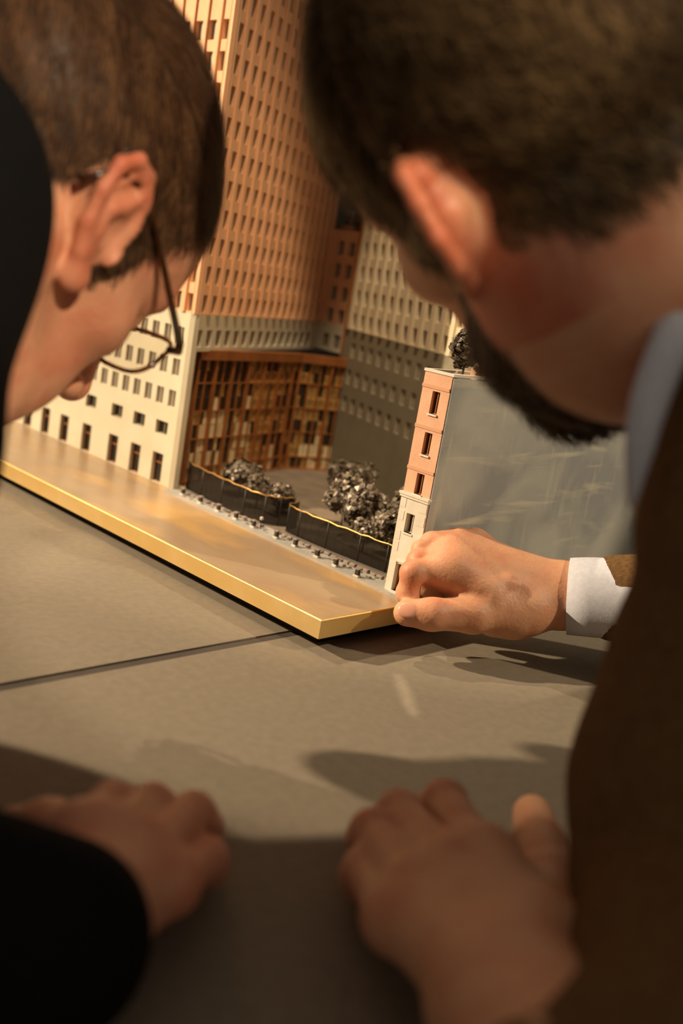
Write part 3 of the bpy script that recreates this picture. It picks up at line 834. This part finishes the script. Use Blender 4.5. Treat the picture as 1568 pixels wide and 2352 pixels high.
def head_field(jaw=1.0, ear_out=0.5, jowl=0.0, ear_s=1.0, ear_y=-0.004, ear_w=1.0, neck=((0, -0.045, -0.110), (0, -0.075, -0.185)), chin=0.0, neck_r=0.066):
    """a head in its own axes: x to its right, y forward, z up, origin between the ear canals"""
    f = Field()
    f.ell((0, -0.008, 0.050), (0.0755, 0.0965, 0.083), 0.01)
    f.ell((0, 0.045, 0.040), (0.062, 0.052, 0.055), 0.03)
    f.ell((0, 0.040, -0.030), (0.054, 0.054, 0.075), 0.03)
    for s in (-1, 1):
        f.cap((s * 0.056 * jaw, -0.004, -0.045), (s * 0.020, 0.074, -0.104), 0.017, 0.016, 0.03)
        f.ell((s * 0.045, 0.058, -0.014), (0.018, 0.022, 0.016), 0.018)
        f.ell((s * 0.030, 0.062, -0.055), (0.020, 0.024, 0.028 + jowl), 0.02)
        f.cap((s * 0.064, -0.004, 0.012), (s * 0.056, 0.052, -0.008), 0.009, 0.008, 0.02)
    f.ell((0, 0.083, -0.106), (0.021, 0.018, 0.018), 0.02)
    if chin: f.ell((0, 0.080, -0.110), (0.034, 0.026, 0.024 + chin), 0.03)
    f.chain([(-0.044, 0.074, 0.028), (-0.018, 0.090, 0.032), (0.018, 0.090, 0.032), (0.044, 0.074, 0.028)], [0.009, 0.011, 0.011, 0.009], 0.014)
    for s in (-1, 1):
        f.cut((s * 0.031, 0.103, 0.010), (0.017, 0.016, 0.012), 0.012)
        f.ell((s * 0.031, 0.0805, 0.010), (0.0145, 0.011, 0.0105), 0.006)      # lids over the eye
        f.cutcap((s * 0.021, 0.0935, 0.0085), (s * 0.041, 0.0885, 0.0085), 0.0018, 0.0015, 0.002)
        f.chain([(s * 0.012, 0.099, 0.030), (s * 0.030, 0.096, 0.036), (s * 0.048, 0.082, 0.030)], [0.0045, 0.005, 0.003], 0.004)   # eyebrow
    f.chain([(0, 0.090, 0.022), (0, 0.107, -0.006), (0, 0.121, -0.028)], [0.0075, 0.0090, 0.0118], 0.012)
    for s in (-1, 1):
        f.ell((s * 0.0135, 0.1075, -0.034), (0.0080, 0.0105, 0.0080), 0.008)
        f.cut((s * 0.0078, 0.1140, -0.0430), (0.0042, 0.0062, 0.0056), 0.002)
    f.chain([(-0.023, 0.088, -0.067), (-0.008, 0.097, -0.063), (0.008, 0.097, -0.063), (0.023, 0.088, -0.067)], [0.004, 0.006, 0.006, 0.004], 0.008)
    f.chain([(-0.021, 0.087, -0.074), (0, 0.0955, -0.076), (0.021, 0.087, -0.074)], [0.004, 0.007, 0.004], 0.007)
    f.cutcap((-0.022, 0.098, -0.0695), (0.022, 0.098, -0.0695), 0.0018, 0.0018, 0.002)
    # neck
    f.chain([(0, -0.022, -0.035)] + list(neck), [0.052, 0.055, neck_r], 0.03)
    for s in (-1, 1):
        n0, n1 = np.array(neck[0]), np.array(neck[1])
        f.chain([(s * 0.060, -0.018, -0.028), n0 + np.array([s * 0.042, 0.030, 0]), n1 + np.array([s * 0.030, 0.045, -0.01])], [0.012, 0.013, 0.012], 0.02)
    # ears: bowl, helix rim, inner fold, tragus, lobe
    for s in (-1, 1):
        def E(a, b, o=0.0):
            """ear-plane point: a up the ear, b toward the back, o outward"""
            a *= ear_s; b *= ear_s * ear_w
            return np.array([s * (0.0705 + b * ear_out + o), ear_y - b * 0.86 - a * 0.22, a * 0.975 + 0.002])
        rim = [E(0.004, -0.004, 0.001), E(0.018, -0.006, 0.003), E(0.030, 0.000, 0.004), E(0.0365, 0.010, 0.0045), E(0.0345, 0.0215, 0.0045), E(0.024, 0.0285, 0.004),
               E(0.009, 0.0280, 0.004), E(-0.006, 0.0225, 0.003), E(-0.017, 0.0145, 0.003), E(-0.026, 0.006, 0.002)]
        plate = [E(0.031, 0.016, -0.001), E(0.028, 0.010, -0.001), E(0.014, 0.015, -0.003), E(0.0, 0.013, -0.003), E(-0.014, 0.008, -0.002)]
        f.chain(plate, [0.0068, 0.0080, 0.0105, 0.0090, 0.0060], 0.006)
        f.cut(E(0.001, 0.005, 0.0100), (0.0090, 0.0105 * ear_w, 0.0125), 0.003)
        f.cutcap(E(0.026, 0.012, 0.0080), E(0.010, 0.0220, 0.0080), 0.0052, 0.0042, 0.002)
        for i in range(len(rim) - 1): f.cap(rim[i], rim[i + 1], 0.0039, 0.0039, 0.003)
        f.chain([E(0.020, 0.010, 0.003), E(0.010, 0.0165, 0.004), E(-0.004, 0.0145, 0.004), E(-0.013, 0.008, 0.002)], [0.003, 0.0032, 0.0034, 0.0032], 0.003)
        f.ell(E(-0.025, 0.005, 0.001), (0.0055, 0.0085, 0.0085), 0.006)
        f.ell(E(-0.001, -0.007, 0.003), (0.0050, 0.0045, 0.0065), 0.004)
    return f

def hair_mask(P, recede=0.0, nape=0.0, ear_s=1.08, ear_y=-0.004, ear_w=1.0):
    """1 where the scalp grows hair, in head axes"""
    x, y, z = P[:, 0], P[:, 1], P[:, 2]
    line = np.interp(y, [-0.11, -0.07, -0.035, -0.016, -0.006, 0.006, 0.024, 0.034, 0.046, 0.066, 0.09],
                     [-0.046, -0.040, -0.012, 0.016, 0.030, -0.016, -0.018, 0.020, 0.052 + recede * 0.3, 0.078 + recede, 0.090 + recede])
    line = line + nape * sstep(-0.02, -0.06, -np.abs(y + 0.0) * 0 + y)
    inn = sstep(-0.004, 0.006, z - line)
    ea = (z - 0.002) / 0.975; eb = (ear_y - y - ea * 0.22) / 0.86 / (ear_s * ear_w); ea = ea / ear_s
    ear = ((np.abs(x) > 0.079) & (z < 0.045)) | ((((ea - 0.005) / 0.036) ** 2 + ((eb - 0.0125) / 0.019) ** 2 < 1) & (np.abs(x) > 0.055))
    return np.where(ear, 0, inn)

def strands(P, N, mask, comb, lens, lift, count, width, seed, wave=0.0, segs=4):
    """short hairs rooted on the skin, combed along a direction field"""
    rs = np.random.RandomState(seed)
    w_ = mask / mask.sum()
    pick = rs.choice(len(P), count, p=w_)
    root = P[pick] + rs.normal(size=(count, 3)) * 0.0007; nn = N[pick]
    d0 = comb(root, nn) + rs.normal(size=(count, 3)) * 0.16
    d0 -= nn * (d0 * nn).sum(1, keepdims=True); d0 /= np.linalg.norm(d0, axis=1, keepdims=True) + 1e-9
    ln = lens(root) * rs.uniform(0.6, 1.15, count)
    side = np.cross(d0, nn)
    ph = rs.uniform(0, 6.28, count)
    V = []; 
    for i in range(segs + 1):
        t_ = i / segs
        q = root + d0 * (ln * t_)[:, None] + nn * (ln * (lift * t_ - lift * 0.75 * t_ * t_) - 0.0006)[:, None]
        if wave: q = q + side * (np.sin(ph + t_ * 4.0) * wave * ln * t_)[:, None]
        wd = width * (1 - 0.75 * t_)
        V.append(q - side * wd); V.append(q + side * wd)
    V = np.stack(V, 1)            # count, 2*(segs+1), 3
    m = 2 * (segs + 1)
    F = []
    for i in range(segs): F.append(np.stack([np.arange(count) * m + 2 * i + o for o in (0, 1, 3, 2)], 1))
    cl = np.sin(root[:, 0] * 310 + 2 * np.sin(root[:, 1] * 120)) * np.sin(root[:, 2] * 280 + 2 * np.sin(root[:, 1] * 90 + 1))
    rnd = np.repeat(np.clip(rs.uniform(0, 1, count) ** 1.8 * 0.7 + 0.35 * cl, 0, 1), m)
    return V.reshape(-1, 3), np.concatenate(F), rnd

def smoothed(V, F, it):
    for _ in range(it):
        acc = np.zeros_like(V); num = np.zeros(len(V))
        for j in range(4):
            np.add.at(acc, F[:, j], V[F[:, (j + 1) % 4]]); np.add.at(num, F[:, j], 1)
        V = V * 0.5 + acc / num[:, None] * 0.5
    return V

def join(parts):
    V = []; F = []; b = 0
    for v, f in parts: V.append(v); F.append(f + b); b += len(v)
    return np.concatenate(V), np.concatenate(F)

def child(name, V, F, m, parent, attrs=None, smooth=True):
    me = fast_mesh(name, np.asarray(V) - np.array(parent.location), F, smooth, attrs); me.materials.append(m)
    o = bpy.data.objects.new(name, me); COL.objects.link(o); o.parent = parent
    return o

def hand_field(W, fore, digits, palm, thumb, rw=0.024):
    """W wrist, fore a point up the forearm, digits = list of (points, radii), thumb the same; palm = extra limbs"""
    f = Field()
    f.cap(fore, W, rw * 1.18, rw, 0.01)
    for pts, rad in digits:
        f.cap(W, pts[0], rw * 0.70, rad[0] * 1.0, 0.007)
        for i in range(len(pts) - 1):
            f.cap(pts[i], pts[i + 1], rad[i] * 0.96, rad[i + 1] * 0.96, 0.0016)
            f.ell(pts[i], (rad[i] * 1.06,) * 3, 0.003)
    for a, b, ra, rb in palm: f.cap(a, b, ra, rb, 0.014)
    pts, rad = thumb
    for i in range(len(pts) - 1): f.cap(pts[i], pts[i + 1], rad[i], rad[i + 1], 0.006)
    return f

def ellipsoid_mesh(c_, r, R=None, nu=20, nv=12):
    vs = []; fs = []
    for i in range(nv + 1):
        th = math.pi * i / nv
        for j in range(nu):
            ph = 2 * math.pi * j / nu
            p_ = np.array([math.sin(th) * math.cos(ph) * r[0], math.sin(th) * math.sin(ph) * r[1], math.cos(th) * r[2]])
            if R is not None: p_ = R @ p_
            vs.append(p_ + c_)
    for i in range(nv):
        for j in range(nu): fs.append((i * nu + j, (i + 1) * nu + j, (i + 1) * nu + (j + 1) % nu, i * nu + (j + 1) % nu))
    return np.array(vs), np.array(fs)

def make_person(label, RH, HL, headf, skin, handfields, masks):
    """one skin mesh: head and neck plus the hands and forearms"""
    hv, hf = headf.mesh(0.0016)
    hv = smoothed(hv, hf, 2)
    hn = vnormals(hv, hf)
    mk = masks(hv)
    earr = np.clip((np.abs(hv[:, 0]) - 0.070) / 0.012, 0, 1) * (np.abs(hv[:, 2]) < 0.045) * 0.75
    nose = np.exp(-((hv - np.array([0, 0.115, -0.03])) ** 2).sum(1) / 0.018 ** 2) * 0.5
    cheek = np.exp(-((np.abs(hv) - np.array([0.05, 0.06, 0.03])) ** 2).sum(1) / 0.03 ** 2) * 0.35
    red = np.clip(earr + nose + cheek, 0, 1)
    parts = [(hv @ RH.T + HL, hf)]; scalp = [mk]; reds = [red]
    for f, res, kn in handfields:
        v, q = f.mesh(res); v = smoothed(v, q, 1)
        parts.append((v, q)); scalp.append(np.zeros(len(v)))
        r_ = np.zeros(len(v))
        for p_ in kn: r_ = np.maximum(r_, np.exp(-((v - p_) ** 2).sum(1) / 0.012 ** 2) * 0.55)
        reds.append(r_)
    V, F = join(parts)
    o = bpy.data.objects.new('person', None)
    loc = np.array([HL[0], HL[1], 0.0])
    me = fast_mesh('person', V - loc, F, True, {'red': np.concatenate(reds), 'scalp': np.concatenate(scalp)})
    me.materials.append(skin)
    bpy.data.objects.remove(o)
    o = bpy.data.objects.new('person', me); o.location = loc; COL.objects.link(o)
    tag(o, label, 'person')
    return o, hv, hf, hn, mk

def trousers_and_shoes(per, hip, feet, m):
    f = Field(); f.ell(hip, (0.16, 0.16, 0.12), 0.03)
    for ft in feet:
        kn = (np.array(hip) + np.array(ft)) / 2 + np.array([0.03, 0.03, 0])
        st = np.array(hip) + (np.array(ft) - np.array(hip)) * np.array([0.7, 0.7, 0.05])
        f.chain([st, kn, np.array(ft) + np.array([0, 0, 0.08])], [0.095, 0.075, 0.062], 0.04)
    v, q = f.mesh(0.011); child('trousers', smoothed(v, q, 2), q, m, per)
    for ft in feet:
        g_ = Field(); a = np.array(ft)
        fw_d = np.array([-hip[0], -hip[1], 0]) ; fw_d = fw_d / np.linalg.norm(fw_d)
        g_.cap(a + (0, 0, 0.042), a + fw_d * 0.15 + np.array([0, 0, 0.032]), 0.04, 0.03, 0.02); g_.cap(a + (0, 0, 0.05), a + (0, 0, 0.10), 0.04, 0.042, 0.02)
        v, q = g_.mesh(0.006); v[:, 2] = np.maximum(v[:, 2], FLOOR + 0.001); child('shoe', v, q, M['shoe'], per)

# ---- the man on the left, bent over the model in a black jacket
RL = np.array([[0.1465, 0.6978, 0.7011], [-0.975, 0.2215, -0.0168], [-0.167, -0.6811, 0.7128]])
HLc = np.array([-0.2447, 0.0413, 0.2944]) + MC @ np.array([-0.007, -0.007, 0.0])
def hl(x, y, z): return RL @ np.array([x, y, z]) + HLc
# his right hand lies loosely curled on the table
wB = tb(205, 2085, 0.036); fB = tb(60, 2155, 0.040)
dB = [([tb(195, 1935, 0.046), tb(255, 1850, 0.040), tb(300, 1862, 0.018), tb(300, 1885, 0.009)], [0.0110, 0.0098, 0.0088, 0.008]),
      ([tb(270, 1925, 0.046), tb(348, 1855, 0.040), tb(390, 1875, 0.018), tb(385, 1900, 0.009)], [0.0112, 0.0100, 0.0090, 0.008]),
      ([tb(345, 1950, 0.043), tb(443, 1872, 0.036), tb(468, 1900, 0.017), tb(450, 1925, 0.009)], [0.0108, 0.0098, 0.0088, 0.008]),
      ([tb(385, 2030, 0.037), tb(472, 1972, 0.029), tb(480, 1995, 0.014), tb(450, 2005, 0.009)], [0.0100, 0.0090, 0.0080, 0.0075])]
thB = ([tb(190, 2010, 0.036), tb(110, 1915, 0.034), tb(30, 1925, 0.026), tb(-40, 1955, 0.016)], [0.016, 0.0135, 0.0115, 0.0098])
pB = [(dB[0][0][0], dB[3][0][0], 0.010, 0.009), (thB[0][0], dB[0][0][0], 0.016, 0.013)]
HB_ = hand_field(wB, fB, dB, pB, thB, 0.026)
knB = [d[0][0] for d in dB] + [d[0][1] for d in dB]
L_, hv, hf, hn, mk = make_person('man in a black jacket and glasses bending over the model, short brown hair', RL, HLc, head_field(0.94, 0.14, ear_s=0.98, ear_y=0.009, ear_w=1.28), M['skin_pink'],
                                 [(HB_, 0.0016, knB)], lambda P: hair_mask(P, ear_s=0.98, ear_y=0.009, ear_w=1.28))
comb = lambda r, n: np.stack([r[:, 0] * 2.0, np.full(len(r), 0.75), np.where(r[:, 2] > 0.08, -0.15, -0.75)], 1)
ln = lambda r: np.interp(r[:, 2], [-0.04, 0.03, 0.08, 0.14], [0.005, 0.010, 0.018, 0.024])
sv, sf, rn = strands(hv, hn, mk, comb, ln, 0.30, 34000, 0.00032, 5, wave=0.06)
child('hair', sv @ RL.T + HLc, sf, M['hair_brown'], L_, {'rnd': rn}, False)
for s in (-1, 1):
    v, q = ellipsoid_mesh(hl(s * 0.031, 0.0800, 0.010), (0.0112, 0.0112, 0.0112), None); child('eye', v, q, M['eye'], L_)
    v, q = ellipsoid_mesh(hl(s * 0.031, 0.0895, 0.0085), (0.0052, 0.0022, 0.0052), RL); child('iris', v, q, M['iris'], L_)
# jacket
sR = at(-292, 440, 0.405); uR = at(-350, 1000, 0.385); eR = at(-520, 2050, 0.33); cR = tb(112, 2160, 0.040)
nk = hl(0, -0.095, -0.215)
hipL = np.array([-0.86, 0.16, 0.02])
J = Field()
J.chain([sR, uR, eR, cR], [0.057, 0.055, 0.047, 0.0355], 0.012)
J.chain([nk, nk + np.array([-0.12, 0.02, -0.03]), np.array([-0.70, 0.13, 0.12]), hipL], [0.085, 0.125, 0.14, 0.15], 0.05)
J.cap(sR, nk + np.array([-0.08, 0, 0]), 0.06, 0.09, 0.05)
lsh = nk + np.array([-0.06, 0.17, 0.0])
J.chain([nk + np.array([-0.08, 0.03, 0]), lsh, np.array([-0.62, 0.36, 0.07]), np.array([-0.44, 0.26, 0.06])], [0.09, 0.068, 0.054, 0.042], 0.04)
v, q = J.mesh(0.005); child('jacket', smoothed(v, q, 3), q, M['black_wool'], L_)
K = Field()
cc = [hl(0.060 * math.cos(a), -0.072 + 0.062 * math.sin(a), -0.150 - 0.03 * math.sin(a)) for a in np.linspace(0, 2 * math.pi, 17)]
K.chain(cc, [0.008] * 17, 0.006)
v, q = K.mesh(0.003); child('shirt_collar', smoothed(v, q, 1), q, M['shirt'], L_)
trousers_and_shoes(L_, hipL, [(-0.90, 0.06, FLOOR), (-0.94, 0.28, FLOOR)], M['trouser'])

# his glasses
gl_ = thing('eyeglasses', hl(0, 0.10, 0.01), 'thin tortoiseshell eyeglasses worn by the man in the black jacket', 'glasses')
def rim_pts(s, n=28):
    out = []
    for i in range(n):
        a = 2 * math.pi * i / n
        ca, sa = math.cos(a), math.sin(a)
        x = 0.0255 * math.copysign(abs(ca) ** 0.6, ca); z = 0.0165 * math.copysign(abs(sa) ** 0.65, sa)
        out.append((s * 0.0345 + x, 0.1085 - (abs(s * 0.0345 + x)) ** 2 * 2.2 + z * 0.10, 0.004 + z))
    return out
fr_ = MB()
for s in (-1, 1): fr_.tube([hl(*p_) for p_ in rim_pts(s)], 0.0014, 8, True)
fr_.tube([hl(-0.0105, 0.1085, 0.010), hl(-0.004, 0.112, 0.0125), hl(0.004, 0.112, 0.0125), hl(0.0105, 0.1085, 0.010)], 0.0015, 8)
fr_.build('rim_frame', M['tortoise'], gl_, True)
for s in (-1, 1):
    pts = rim_pts(s); b = MB(); n = len(pts)
    f_ = [hl(p_[0], p_[1] + 0.0004, p_[2]) for p_ in pts]; k_ = [hl(p_[0], p_[1] - 0.0008, p_[2]) for p_ in pts]
    b.add(f_ + k_, [tuple(range(n)), tuple(range(2 * n - 1, n - 1, -1))] + [(i, i + n, (i + 1) % n + n, (i + 1) % n) for i in range(n)])
    b.build('lens', M['lens'], gl_)
    tm = MB()
    tm.tube([hl(s * 0.0595, 0.101, 0.012), hl(s * 0.0685, 0.0985, 0.013), hl(s * 0.0715, 0.092, 0.014)], [0.0022, 0.0026, 0.0026], 8)
    tm.tube([hl(s * 0.0715, 0.093, 0.014), hl(s * 0.0745, 0.060, 0.020), hl(s * 0.0755, 0.020, 0.029), hl(s * 0.0765, -0.004, 0.0335), hl(s * 0.0760, -0.022, 0.024), hl(s * 0.0735, -0.032, 0.004)],
            [0.0024, 0.0021, 0.0019, 0.0019, 0.0021, 0.0022], 8)
    tm.build('temple_arm', M['darktort'], gl_, True)

# ---- the man on the right in a brown jacket, reaching to the model
RR = np.array([[0.7914, 0.4221, -0.4422], [-0.2685, 0.8898, 0.369], [0.5492, -0.1733, 0.8175]])
HRc = np.array([-0.114, -0.2103, 0.3365])
_a = math.radians(13); _Q = MC @ np.array([[math.cos(_a), -math.sin(_a), 0], [math.sin(_a), math.cos(_a), 0], [0, 0, 1]]) @ MC.T
_pv = RR @ np.array([-0.08, -0.008, 0.0]) + HRc      # he tilts his head about the near ear
HRc = _pv + _Q @ (HRc - _pv) + MC @ np.array([0.003, -0.004, 0.0]); RR = _Q @ RR
def hr(x, y, z): return RR @ np.array([x, y, z]) + HRc
# reaching right hand, thumb toward us
wA = at(1296, 1367, 0.825); fA = at(1560, 1385, 0.80)
dA = [([at(1034, 1308, 0.795), at(948, 1316, 0.784), at(936, 1362, 0.788), at(946, 1392, 0.790)], [0.0118, 0.0098, 0.0088, 0.0078]),
      ([at(1034, 1272, 0.808), at(962, 1290, 0.800), at(982, 1345, 0.812), at(1002, 1372, 0.815)], [0.0116, 0.0096, 0.0086, 0.0076]),
      ([at(1050, 1246, 0.822), at(990, 1247, 0.812), at(966, 1262, 0.806), at(958, 1272, 0.806)], [0.0112, 0.0086, 0.0072, 0.006]),
      ([at(1088, 1252, 0.838), at(1040, 1262, 0.845), at(1022, 1300, 0.845), at(1030, 1330, 0.840)], [0.0105, 0.0085, 0.0075, 0.0070])]
thA = ([at(1205, 1398, 0.806), at(1085, 1412, 0.785), at(990, 1411, 0.772), at(934, 1408, 0.772)], [0.0175, 0.0140, 0.0120, 0.0104])
pA = [(dA[0][0][0], dA[3][0][0], 0.012, 0.011), (wA, dA[1][0][0], 0.021, 0.013), (thA[0][0], dA[0][0][0], 0.015, 0.0125),
      (at(1120, 1372, 0.79), dA[0][0][0], 0.013, 0.012), (at(1200, 1404, 0.808), at(1130, 1424, 0.80), 0.016, 0.013), (wA, at(1180, 1420, 0.802), 0.022, 0.015)]
HA_ = hand_field(wA, fA, dA, pA, thA, 0.0262)
dors = MC[:, 2] * 0.62 + MC[:, 1] * 0.78; dors /= np.linalg.norm(dors)
for k_, d in enumerate(dA[:4]):   # raised tendons over the back of the hand
    a_ = np.array(d[0][0]); b_ = np.array(wA); rr_ = lambda t_: (1 - t_) * d[1][0] + t_ * 0.0262 * 0.70
    HA_.chain([a_ * (1 - t_) + b_ * t_ + dors * (rr_(t_) - 0.0002 - 0.0012 * t_) for t_ in (0.02, 0.30, 0.62, 0.85)], [0.0034, 0.0026, 0.0024, 0.0018], 0.004)
HA_.chain([at(1100, 1350, 0.7835), at(1165, 1338, 0.7915), at(1225, 1352, 0.801)], [0.0022, 0.0024, 0.0020], 0.008)
# left hand resting on the table
wC = tb(1165, 2300, 0.050); fC = tb(1330, 2560, 0.060)
dC = [([tb(1105, 1985, 0.046), tb(1022, 1842, 0.040), tb(1000, 1848, 0.018), tb(1005, 1880, 0.009)], [0.0122, 0.0104, 0.0092, 0.0085]),
      ([tb(1020, 1998, 0.048), tb(918, 1868, 0.041), tb(895, 1880, 0.018), tb(905, 1915, 0.009)], [0.0124, 0.0104, 0.0092, 0.0085]),
      ([tb(950, 2040, 0.046), tb(856, 1912, 0.039), tb(838, 1925, 0.018), tb(850, 1955, 0.009)], [0.0120, 0.0102, 0.0090, 0.0082]),
      ([tb(908, 2110, 0.040), tb(838, 1998, 0.032), tb(822, 2012, 0.016), tb(838, 2040, 0.009)], [0.0108, 0.0094, 0.0084, 0.0078])]
thC = ([tb(1235, 2180, 0.046), tb(1262, 2040, 0.038), tb(1238, 1940, 0.030), tb(1222, 1872, 0.020)], [0.0185, 0.0145, 0.0120, 0.0105])
pC = [(dC[0][0][0], dC[3][0][0], 0.010, 0.009), (thC[0][0], dC[0][0][0], 0.017, 0.013), (wC, thC[0][0], 0.022, 0.017)]
HC_ = hand_field(wC, fC, dC, pC, thC, 0.027)
knA = [d[0][0] for d in dA] + [d[0][1] for d in dA] + [thA[0][2]]
knC = [d[0][0] for d in dC] + [d[0][1] for d in dC]
def bmask(P):
    line = np.interp(P[:, 1], [-0.02, 0.0, 0.03, 0.06, 0.09], [-0.040, -0.006, -0.014, -0.040, -0.044])
    return sstep(0.0, 0.012, line - P[:, 2]) * sstep(0.0, 0.006, P[:, 1] + 0.026 - 0.2 * np.clip(-0.085 - P[:, 2], 0, 1)) * (P[:, 2] > -0.16)
def rmask(P): return np.maximum(hair_mask(P, 0.0, 0.020), bmask(P) * 0.9)
R_, hv, hf, hn, mk = make_person('bearded man in a brown jacket reaching one hand to the model', RR, HRc, head_field(1.0, 0.60, ear_s=1.08, neck=[tuple(RR.T @ (at(1430, 640, 0.435) - HRc)), tuple(RR.T @ (at(1700, 715, 0.438) - HRc))], chin=0.004, neck_r=0.052), M['skin_tan'],
                                 [(HA_, 0.0013, knA), (HC_, 0.0017, knC)], rmask)
comb2 = lambda r, n: np.stack([r[:, 0] * 1.0, np.where(r[:, 1] > 0.0, 0.4, -0.5), np.full(len(r), -0.6)], 1)
ln2 = lambda r: np.interp(r[:, 2], [-0.04, 0.02, 0.07, 0.14], [0.008, 0.016, 0.026, 0.032])
sv, sf, rn = strands(hv, hn, hair_mask(hv, 0.0, 0.020), comb2, ln2, 0.55, 20000, 0.00045, 8, wave=0.25)
child('hair', sv @ RR.T + HRc, sf, M['hair_grizzled'], R_, {'rnd': rn}, False)
bmk = bmask(hv)
sv, sf, rn = strands(hv, hn, bmk, lambda r, n: np.stack([r[:, 0], np.full(len(r), 0.2), np.full(len(r), -0.9)], 1), lambda r: np.interp(r[:, 2], [-0.13, -0.09, -0.03, 0.0], [0.024, 0.018, 0.009, 0.007]), 0.8, 11000, 0.0005, 9, wave=0.2)
child('beard', sv @ RR.T + HRc, sf, M['beard'], R_, {'rnd': rn}, False)
for s in (-1, 1):
    v, q = ellipsoid_mesh(hr(s * 0.031, 0.0800, 0.010), (0.0112,) * 3, None); child('eye', v, q, M['eye'], R_)
    v, q = ellipsoid_mesh(hr(s * 0.031, 0.0895, 0.0085), (0.0052, 0.0022, 0.0052), RR); child('iris', v, q, M['iris'], R_)
# thumb nail on the reaching hand
tn = at(938, 1404, 0.7625); tdir = at(934, 1408, 0.772) - at(990, 1410, 0.770); tdir /= np.linalg.norm(tdir)
nrm = MC[:, 2] * 0.9 + np.array([0, 0, 0.35]); nrm -= tdir * nrm.dot(tdir); nrm /= np.linalg.norm(nrm)
v, q = ellipsoid_mesh(np.array(thA[0][3]) + nrm * 0.0092 - tdir * 0.001, (0.0078, 0.0062, 0.0018), np.stack([tdir, np.cross(nrm, tdir), nrm], 1)); child('thumb_nail', v, q, M['nail'], R_)
# jacket, collar and cuffs
sL = at(1745, 1540, 0.405); mL = at(1662, 1830, 0.40); mL2 = at(1668, 2110, 0.40); eL = tb(1690, 2660, 0.062); cL = tb(1330, 2590, 0.056)
rS = np.array([0.12, -0.42, 0.22]); rE = np.array([0.335, -0.30, 0.10]); rC = at(1420, 1375, 0.815)
nkR = hr(0, -0.085, -0.215); hipR = np.array([0.06, -0.92, 0.0])
J = Field()
J.chain([sL, mL, mL2, eL, cL], [0.060, 0.059, 0.059, 0.054, 0.036], 0.012)
J.chain([rS, rE, rC], [0.066, 0.052, 0.036], 0.03)
J.chain([nkR + np.array([0.06, -0.08, -0.03]), np.array([0.03, -0.60, 0.14]), hipR], [0.105, 0.145, 0.15], 0.05)
J.chain([at(1735, 860, 0.39), at(1660, 1240, 0.395), sL], [0.030, 0.032, 0.05], 0.01)
J.chain([at(1960, 560, 0.47), at(1945, 760, 0.455), at(1900, 1100, 0.44), np.array([0.03, -0.45, 0.16])], [0.066, 0.072, 0.075, 0.11], 0.03)
J.cap(sL + np.array([0.03, -0.02, 0.0]), nkR + np.array([0.05, -0.07, 0.0]), 0.05, 0.08, 0.02); J.cap(rS, nkR + np.array([0.02, -0.05, 0.0]), 0.066, 0.09, 0.05)
v, q = J.mesh(0.005); child('jacket', smoothed(v, q, 3), q, M['brown_wool'], R_)
cols = [at(1690, 470, 0.40), at(1618, 610, 0.388), at(1548, 780, 0.376), at(1497, 915, 0.370), at(1470, 1040, 0.371), at(1452, 1165, 0.378)]
wid = [0.017, 0.0165, 0.0155, 0.014, 0.0105, 0.002]
cpath = smooth_path(cols, 24); cb = MB(); rings = []
for i_, p_ in enumerate(cpath):
    t_ = cpath[min(i_ + 1, 24)] - cpath[max(i_ - 1, 0)]; t_ /= np.linalg.norm(t_)
    ac = np.cross(MC[:, 2], t_); ac /= np.linalg.norm(ac); nr = np.cross(t_, ac)
    w_ = float(np.interp(i_, np.linspace(0, 24, 6), wid)) * 0.5
    rings.append([p_ - ac * w_ - nr * 0.002, p_ - ac * w_ * 0.5 + nr * 0.0012, p_ + ac * w_ * 0.5 + nr * 0.0014, p_ + ac * w_ - nr * 0.001, p_ + ac * w_ - nr * 0.0028, p_ - ac * w_ - nr * 0.0038])
cb.add(sum(rings, []), [(a_ * 6 + k_, a_ * 6 + (k_ + 1) % 6, (a_ + 1) * 6 + (k_ + 1) % 6, (a_ + 1) * 6 + k_) for a_ in range(24) for k_ in range(6)] + [tuple(range(5, -1, -1)), tuple(144 + k_ for k_ in range(6))])
cb.build('shirt_collar', M['shirt'], R_, True)
ax_ = fA - wA; ax_ /= np.linalg.norm(ax_)
e1 = np.cross(ax_, np.array([0, 0, 1.0])); e1 /= np.linalg.norm(e1); e2 = np.cross(e1, ax_)
c0 = at(1306, 1368, 0.823); cuff = MB(); prof = [(0.0, 0.0302), (0.0, 0.0318), (0.018, 0.0326), (0.050, 0.0330), (0.078, 0.0330), (0.078, 0.0300), (0.001, 0.0290)]
n = 36; vs = []; fs = []
for (d, r_) in prof:
    for j in range(n):
        a = 2 * math.pi * j / n
        vs.append(c0 + ax_ * d + (e1 * math.cos(a) + e2 * math.sin(a)) * r_ * (1 + 0.012 * math.sin(3 * a + d * 40)))
for i in range(len(prof)):
    for j in range(n): fs.append((i * n + j, i * n + (j + 1) % n, ((i + 1) % len(prof)) * n + (j + 1) % n, ((i + 1) % len(prof)) * n + j))
cuff.add(vs, fs); cuff.build('shirt_cuff', M['shirt'], R_, True)
trousers_and_shoes(R_, hipR, [(-0.05, -0.98, FLOOR), (0.17, -1.02, FLOOR)], M['trouser'])
